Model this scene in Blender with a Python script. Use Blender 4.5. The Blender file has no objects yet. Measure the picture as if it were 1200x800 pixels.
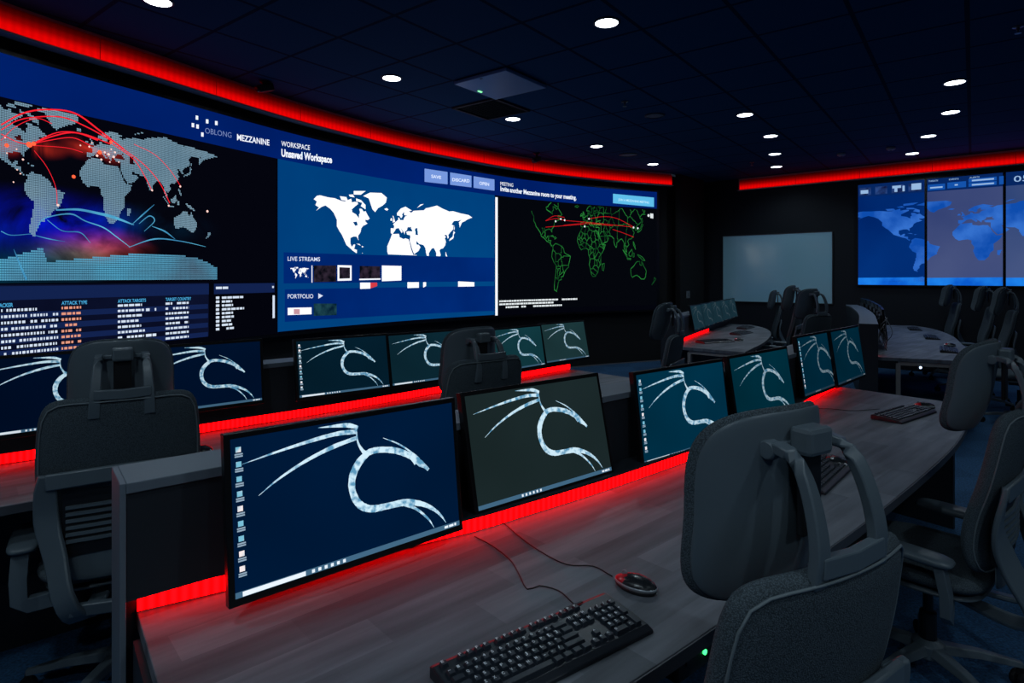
import bpy, bmesh, math, random
from mathutils import Vector, Matrix
random.seed(7)
R = math.radians
# ------------------------------------------------------------------ camera, world, exposure
F, CX, HY, EYE = 705.0, 600.0, 324.0, 1.5          # lens in pixels of a 1200 px frame, horizon row, eye height
sc = bpy.context.scene
cam = bpy.data.cameras.new('camera'); camo = bpy.data.objects.new('camera', cam)
sc.collection.objects.link(camo); sc.camera = camo
camo.location = (0, 0, EYE); camo.rotation_euler = (R(90), 0, 0)
cam.sensor_width = 36.0; cam.lens = 36.0 * F / 1200.0; cam.shift_y = -(400 - HY) / 1200.0
cam.clip_start = .02; cam.clip_end = 60
w = bpy.data.worlds.new('room_air'); sc.world = w; w.use_nodes = True
w.node_tree.nodes['Background'].inputs[0].default_value = (.010, .014, .020, 1)
w.node_tree.nodes['Background'].inputs[1].default_value = 1.0
sc.view_settings.view_transform = 'Standard'; sc.view_settings.look = 'None'
sc.view_settings.gamma = 1; sc.view_settings.use_curve_mapping = False
sc.view_settings.exposure = 0.0
DOWN_W = 36.0                                        # power of each downlight
LED_S = 5.5                                         # red strip radiance
sc.cycles.use_denoising = True
sc.cycles.max_bounces = 5; sc.cycles.sample_clamp_indirect = 4
# ------------------------------------------------------------------ tools
def lin(c): return tuple(((x/255)/12.92 if x/255 <= .04045 else ((x/255+.055)/1.055)**2.4) for x in c)
def tag(o, label=None, cat=None, group=None, kind=None):
    if label: o['label'] = label
    if cat: o['category'] = cat
    if group: o['group'] = group
    if kind: o['kind'] = kind
    return o
def thing(name, label, cat, loc=(0, 0, 0), rz=0, group=None):
    o = bpy.data.objects.new(name, None); sc.collection.objects.link(o)
    o.empty_display_size = .05
    o.location = loc; o.rotation_euler = (0, 0, rz)
    return tag(o, label, cat, group)
class MB:
    def __init__(s): s.v = []; s.f = []
    def add(s, vs, fs):
        n = len(s.v); s.v += [tuple(p) for p in vs]; s.f += [tuple(i+n for i in q) for q in fs]; return s
    def quad(s, a, b, c, d): return s.add([a, b, c, d], [(0, 1, 2, 3)])
    def box(s, c, size, m=None):
        x, y, z = [q/2 for q in size]
        vs = [Vector((sx*x, sy*y, sz*z)) for sz in (-1, 1) for sy in (-1, 1) for sx in (-1, 1)]
        if m is not None: vs = [m @ q for q in vs]
        vs = [q + Vector(c) for q in vs]
        return s.add(vs, [(0, 2, 3, 1), (4, 5, 7, 6), (0, 1, 5, 4), (2, 6, 7, 3), (0, 4, 6, 2), (1, 3, 7, 5)])
    def rings(s, rs, cap=True, closed=False):
        n = len(rs[0]); vs = [p for r in rs for p in r]; fs = []
        m = len(rs)
        for i in range(m if closed else m-1):
            j = (i+1) % m
            for k in range(n):
                l = (k+1) % n
                fs.append((i*n+k, i*n+l, j*n+l, j*n+k))
        if cap and not closed: fs += [tuple(range(n))[::-1], tuple((m-1)*n+k for k in range(n))]
        return s.add(vs, fs)
    def sweep(s, path, prof, up=(0, 0, 1), scale=None, cap=True):
        """profile points (side, up) carried along a path"""
        P = [Vector(p) for p in path]; up = Vector(up); rs = []
        for i, p in enumerate(P):
            t = (P[min(i+1, len(P)-1)] - P[max(i-1, 0)]).normalized()
            sd = t.cross(up)
            if sd.length < 1e-4: sd = t.cross(Vector((1, 0, 0)))
            sd.normalize(); u = sd.cross(t).normalized()
            k = scale[i] if scale else 1
            if not isinstance(k, (tuple, list)): k = (k, k)
            rs.append([p + sd*a*k[0] + u*b*k[1] for a, b in prof])
        return s.rings(rs, cap)
    def tube(s, path, r, n=8, scale=None):
        return s.sweep(path, [(r*math.cos(2*math.pi*k/n), r*math.sin(2*math.pi*k/n)) for k in range(n)], up=(.013, .021, 1), scale=scale)
    def lathe(s, c, prof, n=20, m=None):
        rs = []
        for r, z in prof:
            ring = [Vector((r*math.cos(2*math.pi*k/n), r*math.sin(2*math.pi*k/n), z)) for k in range(n)]
            if m is not None: ring = [m @ q for q in ring]
            rs.append([q + Vector(c) for q in ring])
        return s.rings(rs)
    def patch(s, fn, thick, n=16, ex=3.2, flat=8, m=None):
        """pillow shaped sheet: fn(a,b)->point, a,b in -1..1 inside a rounded outline"""
        g = [[None]*(n+1) for _ in range(n+1)]
        def mp(i, j):
            u, v = -1+2*i/n, -1+2*j/n
            r = max(abs(u), abs(v))
            if r < 1e-9: return 0, 0, 0
            th = math.atan2(v, u)
            Rr = (abs(math.cos(th))**ex + abs(math.sin(th))**ex)**(-1/ex)
            r2 = math.sin(r*math.pi/2)**.8 if r < 1 else 1
            return r2*Rr*math.cos(th), r2*Rr*math.sin(th), r2
        def P(a, b): return Vector(fn(a, b))
        vs = []; idx = {}
        for side in (1, -1):
            for i in range(n+1):
                for j in range(n+1):
                    a, b, r = mp(i, j)
                    edge = i in (0, n) or j in (0, n)
                    if side == -1 and edge: idx[(side, i, j)] = idx[(1, i, j)]; continue
                    p = P(a, b); e = 1e-3
                    nn = (P(a+e, b)-P(a-e, b)).cross(P(a, b+e)-P(a, b-e))
                    nn = nn.normalized() if nn.length > 0 else Vector((0, -1, 0))
                    t = thick/2*max(0, 1-r**flat)**.5
                    q = p + nn*t*side
                    if m is not None: q = m @ q
                    idx[(side, i, j)] = len(vs); vs.append(q)
        fs = []
        for side in (1, -1):
            for i in range(n):
                for j in range(n):
                    q = (idx[(side, i, j)], idx[(side, i+1, j)], idx[(side, i+1, j+1)], idx[(side, i, j+1)])
                    fs.append(q if side == 1 else q[::-1])
        return s.add(vs, fs)
    def build(s, name, mat, parent=None, bevel=0, smooth=False, auto=False, crease=False):
        me = bpy.data.meshes.new(name); me.from_pydata(s.v, [], s.f); me.update()
        if not auto:
            bm = bmesh.new(); bm.from_mesh(me)
            if bevel or smooth or s.f and len(s.f) < 3000: bmesh.ops.recalc_face_normals(bm, faces=bm.faces)
            bm.to_mesh(me); bm.free()
        o = bpy.data.objects.new(name, me); sc.collection.objects.link(o)
        me.materials.append(mat)
        if parent: o.parent = parent
        if bevel:
            b = o.modifiers.new('bevel', 'BEVEL'); b.width = bevel; b.segments = 2; b.limit_method = 'ANGLE'; b.angle_limit = R(40)
        if smooth or crease:
            for p in me.polygons: p.use_smooth = True
            if crease: me.set_sharp_from_angle(angle=R(35))
        return o
def copy_tree(o, parent=None):
    c = o.copy(); sc.collection.objects.link(c)
    if parent: c.parent = parent
    for ch in list(o.children): copy_tree(ch, c)
    return c
# ------------------------------------------------------------------ materials
def newmat(name):
    m = bpy.data.materials.new(name); m.use_nodes = True
    return m, m.node_tree.nodes, m.node_tree.links, m.node_tree.nodes['Principled BSDF']
def pr(name, col, rough=.5, metal=0, vary=.12, scale=30, bump=0, spec=.5, bscale=None):
    m, N, L, b = newmat(name); c = lin(col)
    tx = N.new('ShaderNodeTexNoise'); tx.inputs['Scale'].default_value = scale; tx.inputs['Detail'].default_value = 4
    co = N.new('ShaderNodeTexCoord'); L.new(co.outputs['Object'], tx.inputs['Vector'])
    mx = N.new('ShaderNodeMix'); mx.data_type = 'RGBA'
    mx.inputs[6].default_value = tuple(q*(1-vary) for q in c)+(1,); mx.inputs[7].default_value = tuple(q*(1+vary) for q in c)+(1,)
    L.new(tx.outputs['Fac'], mx.inputs[0]); L.new(mx.outputs[2], b.inputs['Base Color'])
    b.inputs['Roughness'].default_value = rough; b.inputs['Metallic'].default_value = metal
    b.inputs['Specular IOR Level'].default_value = spec
    if bump:
        t2 = N.new('ShaderNodeTexNoise'); t2.inputs['Scale'].default_value = bscale or scale*6; L.new(co.outputs['Object'], t2.inputs['Vector'])
        bp = N.new('ShaderNodeBump'); bp.inputs['Strength'].default_value = bump; bp.inputs['Distance'].default_value = .004
        L.new(t2.outputs['Fac'], bp.inputs['Height']); L.new(bp.outputs['Normal'], b.inputs['Normal'])
    return m
EM = {}
def em(col, s=1.0, name=None):
    k = (tuple(col), s)
    if k in EM: return EM[k]
    m = bpy.data.materials.new(name or 'glow_%d_%d_%d' % tuple(col)); m.use_nodes = True
    N = m.node_tree.nodes; L = m.node_tree.links; N.remove(N['Principled BSDF'])
    e = N.new('ShaderNodeEmission'); e.inputs[0].default_value = lin(col)+(1,); e.inputs[1].default_value = s
    L.new(e.outputs[0], N['Material Output'].inputs[0]); EM[k] = m
    return m
def em_noise(name, a, b, scale, detail=4, lo=.35, hi=.65, s=1.0, stretch=None):
    m = bpy.data.materials.new(name); m.use_nodes = True
    N = m.node_tree.nodes; L = m.node_tree.links; N.remove(N['Principled BSDF'])
    e = N.new('ShaderNodeEmission'); e.inputs[1].default_value = s
    co = N.new('ShaderNodeTexCoord'); mp = N.new('ShaderNodeMapping'); L.new(co.outputs['Object'], mp.inputs[0])
    if stretch: mp.inputs['Scale'].default_value = stretch
    t = N.new('ShaderNodeTexNoise'); t.inputs['Scale'].default_value = scale; t.inputs['Detail'].default_value = detail; L.new(mp.outputs[0], t.inputs['Vector'])
    r = N.new('ShaderNodeValToRGB'); r.color_ramp.elements[0].position = lo; r.color_ramp.elements[1].position = hi
    r.color_ramp.elements[0].color = lin(a)+(1,); r.color_ramp.elements[1].color = lin(b)+(1,)
    L.new(t.outputs['Fac'], r.inputs[0]); L.new(r.outputs[0], e.inputs[0]); L.new(e.outputs[0], N['Material Output'].inputs[0])
    return m
def strip_mat(name, s, period, depth, fade=None):
    """row of red LEDs behind a diffuser: u (metres) along the strip is stored in the UV map"""
    m = bpy.data.materials.new(name); m.use_nodes = True
    N = m.node_tree.nodes; L = m.node_tree.links; N.remove(N['Principled BSDF'])
    e = N.new('ShaderNodeEmission'); uv = N.new('ShaderNodeUVMap'); sp = N.new('ShaderNodeSeparateXYZ'); L.new(uv.outputs[0], sp.inputs[0])
    mu = N.new('ShaderNodeMath'); mu.operation = 'MULTIPLY'; mu.inputs[1].default_value = 2*math.pi/period; L.new(sp.outputs[0], mu.inputs[0])
    sn = N.new('ShaderNodeMath'); sn.operation = 'SINE'; L.new(mu.outputs[0], sn.inputs[0])
    ma = N.new('ShaderNodeMath'); ma.operation = 'MULTIPLY_ADD'; ma.inputs[1].default_value = depth*s; ma.inputs[2].default_value = s; L.new(sn.outputs[0], ma.inputs[0])
    e.inputs[0].default_value = (1, .0006, .0012, 1); L.new(ma.outputs[0], e.inputs[1])
    if fade:  # painted falloff of the glow above the LED row
        rp = N.new('ShaderNodeValToRGB'); L.new(sp.outputs[1], rp.inputs[0]); el = rp.color_ramp.elements
        el[0].position, el[0].color = fade[0][0], (fade[0][1],)*3+(1,); el[1].position, el[1].color = fade[-1][0], (fade[-1][1],)*3+(1,)
        for p_, v_ in fade[1:-1]: q_ = el.new(p_); q_.color = (v_,)*3+(1,)
        m3 = N.new('ShaderNodeMath'); m3.operation = 'MULTIPLY'; L.new(rp.outputs[0], m3.inputs[0]); L.new(ma.outputs[0], m3.inputs[1]); L.new(m3.outputs[0], e.inputs[1])
    L.new(e.outputs[0], N['Material Output'].inputs[0])
    return m
plastic = pr('charcoal_plastic', (92, 105, 114), .36, vary=.06, scale=8, bump=.05, bscale=900)
plastic_dark = pr('black_plastic', (24, 26, 30), .42, vary=.06)
rubber = pr('black_rubber', (14, 15, 17), .7)
desk_black = pr('black_laminate', (32, 38, 46), .55, vary=.1, scale=6)
cap_grey = pr('grey_laminate', (104, 116, 128), .5, vary=.05, scale=5)
edge_grey = pr('grey_edge_band', (70, 74, 82), .5, vary=.05)
frame_metal = pr('beige_metal', (150, 145, 140), .4, .2)
chrome = pr('dull_metal', (120, 125, 130), .3, .8)
wall_black = pr('black_wall_paint', (9, 10, 14), .8, vary=.1, scale=3)
wall_blue = pr('dark_blue_wall_paint', (12, 21, 33), .75, vary=.08, scale=3)
bezel_black = pr('monitor_black', (14, 15, 18), .35)
def fabric(name, col):
    m, N, L, b = newmat(name); c = lin(col)
    co = N.new('ShaderNodeTexCoord'); v = N.new('ShaderNodeTexVoronoi'); v.inputs['Scale'].default_value = 420; L.new(co.outputs['Object'], v.inputs['Vector'])
    r = N.new('ShaderNodeValToRGB'); r.color_ramp.elements[0].color = tuple(q*1.5 for q in c)+(1,); r.color_ramp.elements[1].color = tuple(q*.55 for q in c)+(1,)
    r.color_ramp.elements[1].position = .7
    L.new(v.outputs['Distance'], r.inputs[0]); L.new(r.outputs[0], b.inputs['Base Color']); b.inputs['Roughness'].default_value = .95
    b.inputs['Specular IOR Level'].default_value = .15
    bp = N.new('ShaderNodeBump'); bp.inputs['Strength'].default_value = .5; bp.inputs['Distance'].default_value = .002
    L.new(v.outputs['Distance'], bp.inputs['Height']); L.new(bp.outputs['Normal'], b.inputs['Normal'])
    return m
cloth = fabric('charcoal_weave', (84, 96, 104)); piping = pr('grey_piping', (110, 122, 128), .6)
def wood():
    m, N, L, b = newmat('grey_wood_laminate')
    co = N.new('ShaderNodeTexCoord'); mp = N.new('ShaderNodeMapping'); L.new(co.outputs['Object'], mp.inputs[0]); mp.inputs['Rotation'].default_value = (0, 0, R(-42))
    br = N.new('ShaderNodeTexBrick'); L.new(mp.outputs[0], br.inputs['Vector'])
    br.inputs['Scale'].default_value = 1; br.inputs['Brick Width'].default_value = .34; br.inputs['Row Height'].default_value = .11; br.inputs['Mortar Size'].default_value = 0
    br.inputs['Color1'].default_value = (.125, .145, .170, 1); br.inputs['Color2'].default_value = (.215, .240, .275, 1); br.inputs['Mortar'].default_value = (.14, .135, .145, 1); br.offset = .37
    m2 = N.new('ShaderNodeMapping'); L.new(mp.outputs[0], m2.inputs[0]); m2.inputs['Scale'].default_value = (2.2, 22, 1)
    t = N.new('ShaderNodeTexNoise'); t.inputs['Scale'].default_value = 1; t.inputs['Detail'].default_value = 6; L.new(m2.outputs[0], t.inputs['Vector'])
    r = N.new('ShaderNodeValToRGB'); r.color_ramp.elements[0].position = .3; r.color_ramp.elements[1].position = .75
    r.color_ramp.elements[0].color = (.55, .55, .56, 1); r.color_ramp.elements[1].color = (1.25, 1.22, 1.22, 1); L.new(t.outputs['Fac'], r.inputs[0])
    mx = N.new('ShaderNodeMix'); mx.data_type = 'RGBA'; mx.blend_type = 'MULTIPLY'; mx.inputs[0].default_value = 1
    L.new(br.outputs['Color'], mx.inputs[6]); L.new(r.outputs[0], mx.inputs[7]); L.new(mx.outputs[2], b.inputs['Base Color'])
    b.inputs['Roughness'].default_value = .52; b.inputs['Specular IOR Level'].default_value = .35
    return m
wood_m = wood()
# ------------------------------------------------------------------ geometry of the place
def on_plane(px, py, z):                            # where a sight line meets the height z
    Y = F*(EYE-z)/(py-HY); return Vector(((px-CX)/F*Y, Y, z))
def catmull(P, step=.06):
    P = [Vector(p) for p in P]; P = [2*P[0]-P[1]] + P + [2*P[-1]-P[-2]]; out = []
    for i in range(1, len(P)-2):
        n = max(2, int((P[i+1]-P[i]).length/step))
        for k in range(n):
            t = k/n; a, b, c, d = P[i-1:i+3]
            out.append(.5*((2*b)+(c-a)*t+(2*a-5*b+4*c-d)*t*t+(3*b-a-3*c+d)*t**3))
    out.append(P[-2]); return out
class Curve:
    def __init__(s, pts):
        s.p = catmull([Vector((x, y, 0)) for x, y in pts]); s.s = [0]
        for a, b in zip(s.p, s.p[1:]): s.s.append(s.s[-1]+(b-a).length)
        s.L = s.s[-1]
    def at(s, t):
        t = max(0, min(s.L, t)); lo, hi = 0, len(s.s)-1
        while hi-lo > 1:
            m = (lo+hi)//2
            if s.s[m] <= t: lo = m
            else: hi = m
        k = (t-s.s[lo])/max(1e-9, s.s[hi]-s.s[lo]); return s.p[lo].lerp(s.p[hi], k)
    def tan(s, t): return (s.at(t+.04)-s.at(t-.04)).normalized()
    def nrm(s, t): q = s.tan(t); return Vector((q.y, -q.x, 0))      # to the right hand of travel, into the room
    def pt(s, t, z, off=0):
        p = s.at(t)+s.nrm(t)*off; return Vector((p.x, p.y, z))
    def of_px(s, px):
        k = (px-CX)/F; best = None
        for i, (a, b) in enumerate(zip(s.p, s.p[1:])):
            fa, fb = a.x-k*a.y, b.x-k*b.y
            if fa <= 0 <= fb or fb <= 0 <= fa: best = s.s[i]+(s.s[i+1]-s.s[i])*(fa/(fa-fb) if fa != fb else 0)
        return best if best is not None else (0 if (s.p[0].x/s.p[0].y) > k else s.L)
    def z_of(s, t, py): return EYE-(py-HY)*s.at(t).y/F
    def P(s, px, py, off=0):
        t = s.of_px(px); return s.pt(t, s.z_of(t, py), off)
CEIL = 3.35
VW = Curve([(-3.72, 2.6), (-3.60, 3.3), (-3.43, 4.03), (-2.96, 5.0), (-2.40, 6.15), (-1.92, 6.93), (-1.25, 7.85), (-.24, 8.93), (.545, 9.58), (1.5, 10.18), (2.56, 10.68), (2.85, 10.80)])
BW = Curve([(3.72, 11.91), (4.08, 11.6), (5.51, 10.36), (7.24, 8.86), (9.2, 7.16)])   # back wall line
# ---- floor, ceiling, walls
outline = [(q.x, q.y) for q in VW.p[::6]] + [(VW.p[-1].x, VW.p[-1].y)] + [(3.72, 11.91), (9.2, 7.16), (8.2, -3.0), (-4.4, -3.0), (-3.72, 2.0)]
def slab(name, z, th, mat):
    n = len(outline); vs = [(x, y, z) for x, y in outline]+[(x, y, z+th) for x, y in outline]
    m = MB(); m.add(vs, [tuple(range(n)), tuple(range(n, 2*n))[::-1]]+[(i, (i+1) % n, n+(i+1) % n, n+i) for i in range(n)])
    return tag(m.build(name, mat), kind='structure')
def carpet():
    m, N, L, b = newmat('dark_blue_carpet'); co = N.new('ShaderNodeTexCoord')
    t = N.new('ShaderNodeTexNoise'); t.inputs['Scale'].default_value = 90; t.inputs['Detail'].default_value = 5; L.new(co.outputs['Object'], t.inputs['Vector'])
    v = N.new('ShaderNodeTexVoronoi'); v.inputs['Scale'].default_value = 260; L.new(co.outputs['Object'], v.inputs['Vector'])
    ck = N.new('ShaderNodeTexChecker'); ck.inputs['Scale'].default_value = 2; L.new(co.outputs['Object'], ck.inputs['Vector'])
    ck.inputs['Color1'].default_value = (.022, .100, .230, 1); ck.inputs['Color2'].default_value = (.028, .118, .265, 1)
    mx = N.new('ShaderNodeMix'); mx.data_type = 'RGBA'; mx.blend_type = 'MULTIPLY'; mx.inputs[0].default_value = .8
    r = N.new('ShaderNodeValToRGB'); r.color_ramp.elements[0].position = .35; r.color_ramp.elements[0].color = (.4, .4, .4, 1); r.color_ramp.elements[1].position = .65; r.color_ramp.elements[1].color = (1.3, 1.3, 1.3, 1)
    L.new(t.outputs['Fac'], r.inputs[0]); L.new(ck.outputs[0], mx.inputs[6]); L.new(r.outputs[0], mx.inputs[7]); L.new(mx.outputs[2], b.inputs['Base Color'])
    b.inputs['Roughness'].default_value = .95; bp = N.new('ShaderNodeBump'); bp.inputs['Strength'].default_value = .6; bp.inputs['Distance'].default_value = .004
    L.new(v.outputs['Distance'], bp.inputs['Height']); L.new(bp.outputs['Normal'], b.inputs['Normal']); return m
slab('floor', -.1, .1, carpet())
TS, TH, TX, TY = 1.85/2.87, .917, -2.695*1.85/2.87, 6.43*1.85/2.87      # ceiling grid: pitch, turn, a crossing
def tile_pt(i, j): return Vector((TX+TS*(i*math.cos(TH)+j*math.sin(TH)), TY+TS*(i*math.sin(TH)-j*math.cos(TH)), CEIL))
def ceiling_mat():
    m, N, L, b = newmat('ceiling_tiles'); co = N.new('ShaderNodeTexCoord')
    mp = N.new('ShaderNodeMapping'); mp.vector_type = 'TEXTURE'; L.new(co.outputs['Object'], mp.inputs[0])
    mp.inputs['Location'].default_value = (TX, TY, 0); mp.inputs['Rotation'].default_value = (0, 0, TH); mp.inputs['Scale'].default_value = (TS, TS, 1)
    sp = N.new('ShaderNodeSeparateXYZ'); L.new(mp.outputs[0], sp.inputs[0]); outs = []
    for k in (0, 1):
        fr = N.new('ShaderNodeMath'); fr.operation = 'FRACT'; L.new(sp.outputs[k], fr.inputs[0])
        s1 = N.new('ShaderNodeMath'); s1.operation = 'SUBTRACT'; L.new(fr.outputs[0], s1.inputs[0]); s1.inputs[1].default_value = .5
        ab = N.new('ShaderNodeMath'); ab.operation = 'ABSOLUTE'; L.new(s1.outputs[0], ab.inputs[0]); outs.append(ab)
    mxm = N.new('ShaderNodeMath'); mxm.operation = 'MAXIMUM'; L.new(outs[0].outputs[0], mxm.inputs[0]); L.new(outs[1].outputs[0], mxm.inputs[1])
    gt = N.new('ShaderNodeMath'); gt.operation = 'GREATER_THAN'; gt.inputs[1].default_value = .476; L.new(mxm.outputs[0], gt.inputs[0])
    t = N.new('ShaderNodeTexNoise'); t.inputs['Scale'].default_value = 60; L.new(co.outputs['Object'], t.inputs['Vector'])
    r = N.new('ShaderNodeValToRGB'); r.color_ramp.elements[0].color = (.007, .060, .150, 1); r.color_ramp.elements[1].color = (.011, .080, .19, 1); L.new(t.outputs['Fac'], r.inputs[0])
    mx = N.new('ShaderNodeMix'); mx.data_type = 'RGBA'; L.new(gt.outputs[0], mx.inputs[0]); L.new(r.outputs[0], mx.inputs[6]); mx.inputs[7].default_value = (.004, .020, .055, 1)
    L.new(mx.outputs[2], b.inputs['Base Color']); b.inputs['Roughness'].default_value = .9
    bp = N.new('ShaderNodeBump'); bp.inputs['Distance'].default_value = .01; bp.inputs['Strength'].default_value = .3; L.new(mxm.outputs[0], bp.inputs['Height']) ; bp.invert = True
    b.inputs['Specular IOR Level'].default_value = .1
    return m
slab('ceiling', CEIL, .1, ceiling_mat())
def wall(name, pts, z0=0, z1=CEIL, th=.12, mat=wall_black, side=-1):
    """side: -1 builds the thickness to the left of travel (outside)"""
    m = MB(); P = [Vector((x, y, 0)) for x, y in pts]; a = []; b = []
    for i, p in enumerate(P):
        t = (P[min(i+1, len(P)-1)]-P[max(i-1, 0)]).normalized(); n = Vector((t.y, -t.x, 0))
        a.append(p); b.append(p+n*th*side)
    rs = [[q+Vector((0, 0, z0)), r+Vector((0, 0, z0)), r+Vector((0, 0, z1)), q+Vector((0, 0, z1))] for q, r in zip(a, b)]
    m.rings(rs); return tag(m.build(name, mat), kind='structure')
wall('wall_left', [tuple((q-VW.nrm(t)*.12)[:2]) for q, t in [(VW.at(k*VW.L/50), k*VW.L/50) for k in range(51)]])
wall('wall_back', [(3.72, 11.91), (9.2, 7.16)], mat=wall_blue)
wall('wall_corner', [(2.80, 10.93), (3.72, 11.91)])
wall('wall_right', [(9.2, 7.16), (8.2, -3)])
wall('wall_front', [(8.2, -3), (-4.4, -3)])
wall('wall_side', [(-4.4, -3), (-3.86, 2.6)])
# darker strip of back wall left of the whiteboard: the column at the corner
m = MB()
c0, c1 = Vector((2.97, 10.94, 0)), Vector((3.62, 11.64, 0))
nn = Vector(((c1-c0).y, -(c1-c0).x, 0)).normalized()
m.rings([[p, p+nn*.10, p+nn*.10+Vector((0, 0, CEIL)), p+Vector((0, 0, CEIL))] for p in (c0, c1)])
tag(m.build('trim_1', wall_black, bevel=.004), kind='structure')
# ------------------------------------------------------------------ continents (lon, lat)
LAND = dict(
 NA=[(-168,66),(-162,70),(-156,71),(-141,70),(-128,70),(-115,68),(-108,68),(-95,72),(-94,68),(-88,69),(-82,69),(-81,67),(-87,64),(-94,60),(-93,57),(-85,55),(-82,53),(-79,51),(-79,55),(-77,57),(-78,62),(-73,62),(-69,59),(-65,60),(-61,56),(-56,52),(-60,50),(-66,50),(-65,48),(-61,46),(-66,44),(-70,43),(-74,40),(-76,35),(-81,31),(-80,26),(-82,28),(-84,30),(-90,30),(-97,28),(-97,22),(-94,18),(-90,21),(-87,21),(-89,16),(-83,15),(-83,10),(-79,9),(-81,7),(-86,12),(-92,14),(-96,16),(-105,20),(-109,25),(-114,31),(-118,34),(-124,40),(-124,47),(-130,54),(-137,58),(-146,61),(-153,59),(-164,54),(-158,58),(-165,60),(-162,64)],
 GR=[(-55,82),(-30,83.5),(-18,79),(-20,73),(-27,69),(-38,65),(-44,60),(-50,63),(-54,69),(-58,75),(-70,77)],
 BF=[(-85,73),(-75,72),(-65,67),(-65,62),(-75,65),(-72,69),(-85,70)], VI=[(-118,73),(-105,73),(-102,69),(-115,69)], EL=[(-90,81),(-65,83),(-75,78),(-90,77)], DV=[(-100,76),(-92,77),(-88,74),(-98,74)],
 SA=[(-78,8),(-72,12),(-62,10),(-52,5),(-50,0),(-44,-3),(-35,-6),(-38,-13),(-40,-21),(-48,-26),(-53,-33),(-58,-35),(-57,-38),(-62,-39),(-65,-43),(-66,-48),(-69,-52),(-68,-55),(-74,-52),(-75,-46),(-73,-38),(-71,-30),(-70,-18),(-76,-14),(-81,-6),(-80,0),(-77,4)],
 AF=[(-17,15),(-17,21),(-10,30),(-6,36),(10,37),(11,33),(20,31),(25,32),(32,31),(35,26),(38,19),(43,12),(51,12),(48,5),(40,-3),(40,-15),(35,-20),(33,-27),(27,-34),(19,-34),(15,-27),(12,-17),(13,-8),(9,-1),(9,4),(4,6),(-4,5),(-8,4),(-13,8)],
 EA=[(-9,37),(-9,43),(-2,43),(-1,46),(-4,48),(2,51),(8,54),(8,57),(11,56),(12,54),(20,54),(22,57),(24,59),(30,60),(22,60.5),(22,64),(25,65.5),(20,63.5),(17,61),(18,59),(15,56),(11,59),(5,59),(5,62),(14,68),(25,71),(40,67),(33,66),(38,64),(44,67),(55,68),(68,69),(73,72),(80,73),(100,77),(113,74),(130,71),(140,72),(160,70),(180,69),(190,66),(178,63),(170,60),(163,58),(157,51),(155,58),(162,62),(155,60),(142,59),(136,54),(141,53),(140,48),(132,43),(128,40),(129,36),(126,35),(125,39),(121,40),(118,39),(122,37),(119,35),(122,31),(120,26),(115,22),(109,21),(106,19),(109,13),(105,9),(101,13),(104,2),(101,3),(98,9),(98,16),(92,22),(87,21),(80,15),(80,11),(77,8),(73,16),(72,21),(67,25),(57,26),(50,30),(51,25),(56,25),(60,22),(55,17),(45,13),(39,21),(35,28),(36,36),(28,37),(27,40),(31,41),(41,41),(37,45),(39,47),(34,46),(30,46),(28,42),(23,40),(23,37),(20,40),(13,45),(18,40),(16,38),(9,44),(3,43),(0,40),(-5,36)],
 UK=[(-5,50),(1,51),(0,53),(-3,58),(-5,58),(-3,55)], IR=[(-10,52),(-6,52),(-6,55),(-9,55)], IC=[(-24,65),(-18,63.4),(-14,65),(-18,66.6)],
 JP=[(130,32),(136,34),(141,36),(142,41),(145,44),(141,45.5),(139,38),(132,35)], NZm=[(52,71),(68,77),(60,76),(55,73)], SK=[(142,54),(144,49),(142,46)],
 AU=[(114,-22),(122,-18),(130,-12),(136,-12),(137,-16),(141,-17),(142,-11),(146,-18),(153,-26),(151,-34),(147,-38),(140,-37),(135,-34),(129,-32),(118,-35),(115,-33)],
 NG=[(131,-1),(140,-3),(150,-10),(142,-9),(135,-4)], BO=[(109,1),(117,7),(119,1),(115,-4),(110,-3)], SU=[(95,5),(104,-2),(106,-6),(101,-2)], JV=[(105,-6),(114,-7),(114,-8.5),(106,-8)], PH=[(121,18),(125,12),(126,7),(121,13)], SL=[(120,1),(123,0),(123,-5),(120,-5)],
 NZ=[(173,-35),(178,-38),(174,-42),(167,-46),(172,-41)], MG=[(44,-16),(50,-15),(47,-25),(44,-24)], CU=[(-84,22),(-75,20),(-78,22)], HI=[(-73,20),(-69,19),(-73,18)],
 AN=[(-180,-78),(-150,-75),(-100,-73),(-60,-64),(-55,-75),(-20,-72),(20,-69),(60,-66),(110,-66),(150,-68),(170,-72),(190,-78),(190,-90),(-180,-90)])
SEA = [[(28,42),(41,41.5),(37,45.5),(31,46)], [(48,37),(54,37),(52,46),(47,45)], [(-92,46),(-84,47),(-82,43),(-87,42)], [(36,27),(43,13),(40,16),(34,28)]]
def inside(p, poly):
    x, y = p; c = False; n = len(poly)
    for i in range(n):
        (x1, y1), (x2, y2) = poly[i], poly[(i+1) % n]
        if (y1 > y) != (y2 > y) and x < (x2-x1)*(y-y1)/(y2-y1)+x1: c = not c
    return c
def is_land(lon, lat, skip=()):
    return any(inside((lon, lat), P) for k, P in LAND.items() if k not in skip) and not any(inside((lon, lat), P) for P in SEA)
def spans(poly, x):
    ys = []; n = len(poly)
    for i in range(n):
        (x1, y1), (x2, y2) = poly[i], poly[(i+1) % n]
        if (x1 > x) != (x2 > x): ys.append(y1+(x-x1)*(y2-y1)/(x2-x1))
    ys.sort(); return list(zip(ys[::2], ys[1::2]))
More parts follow.
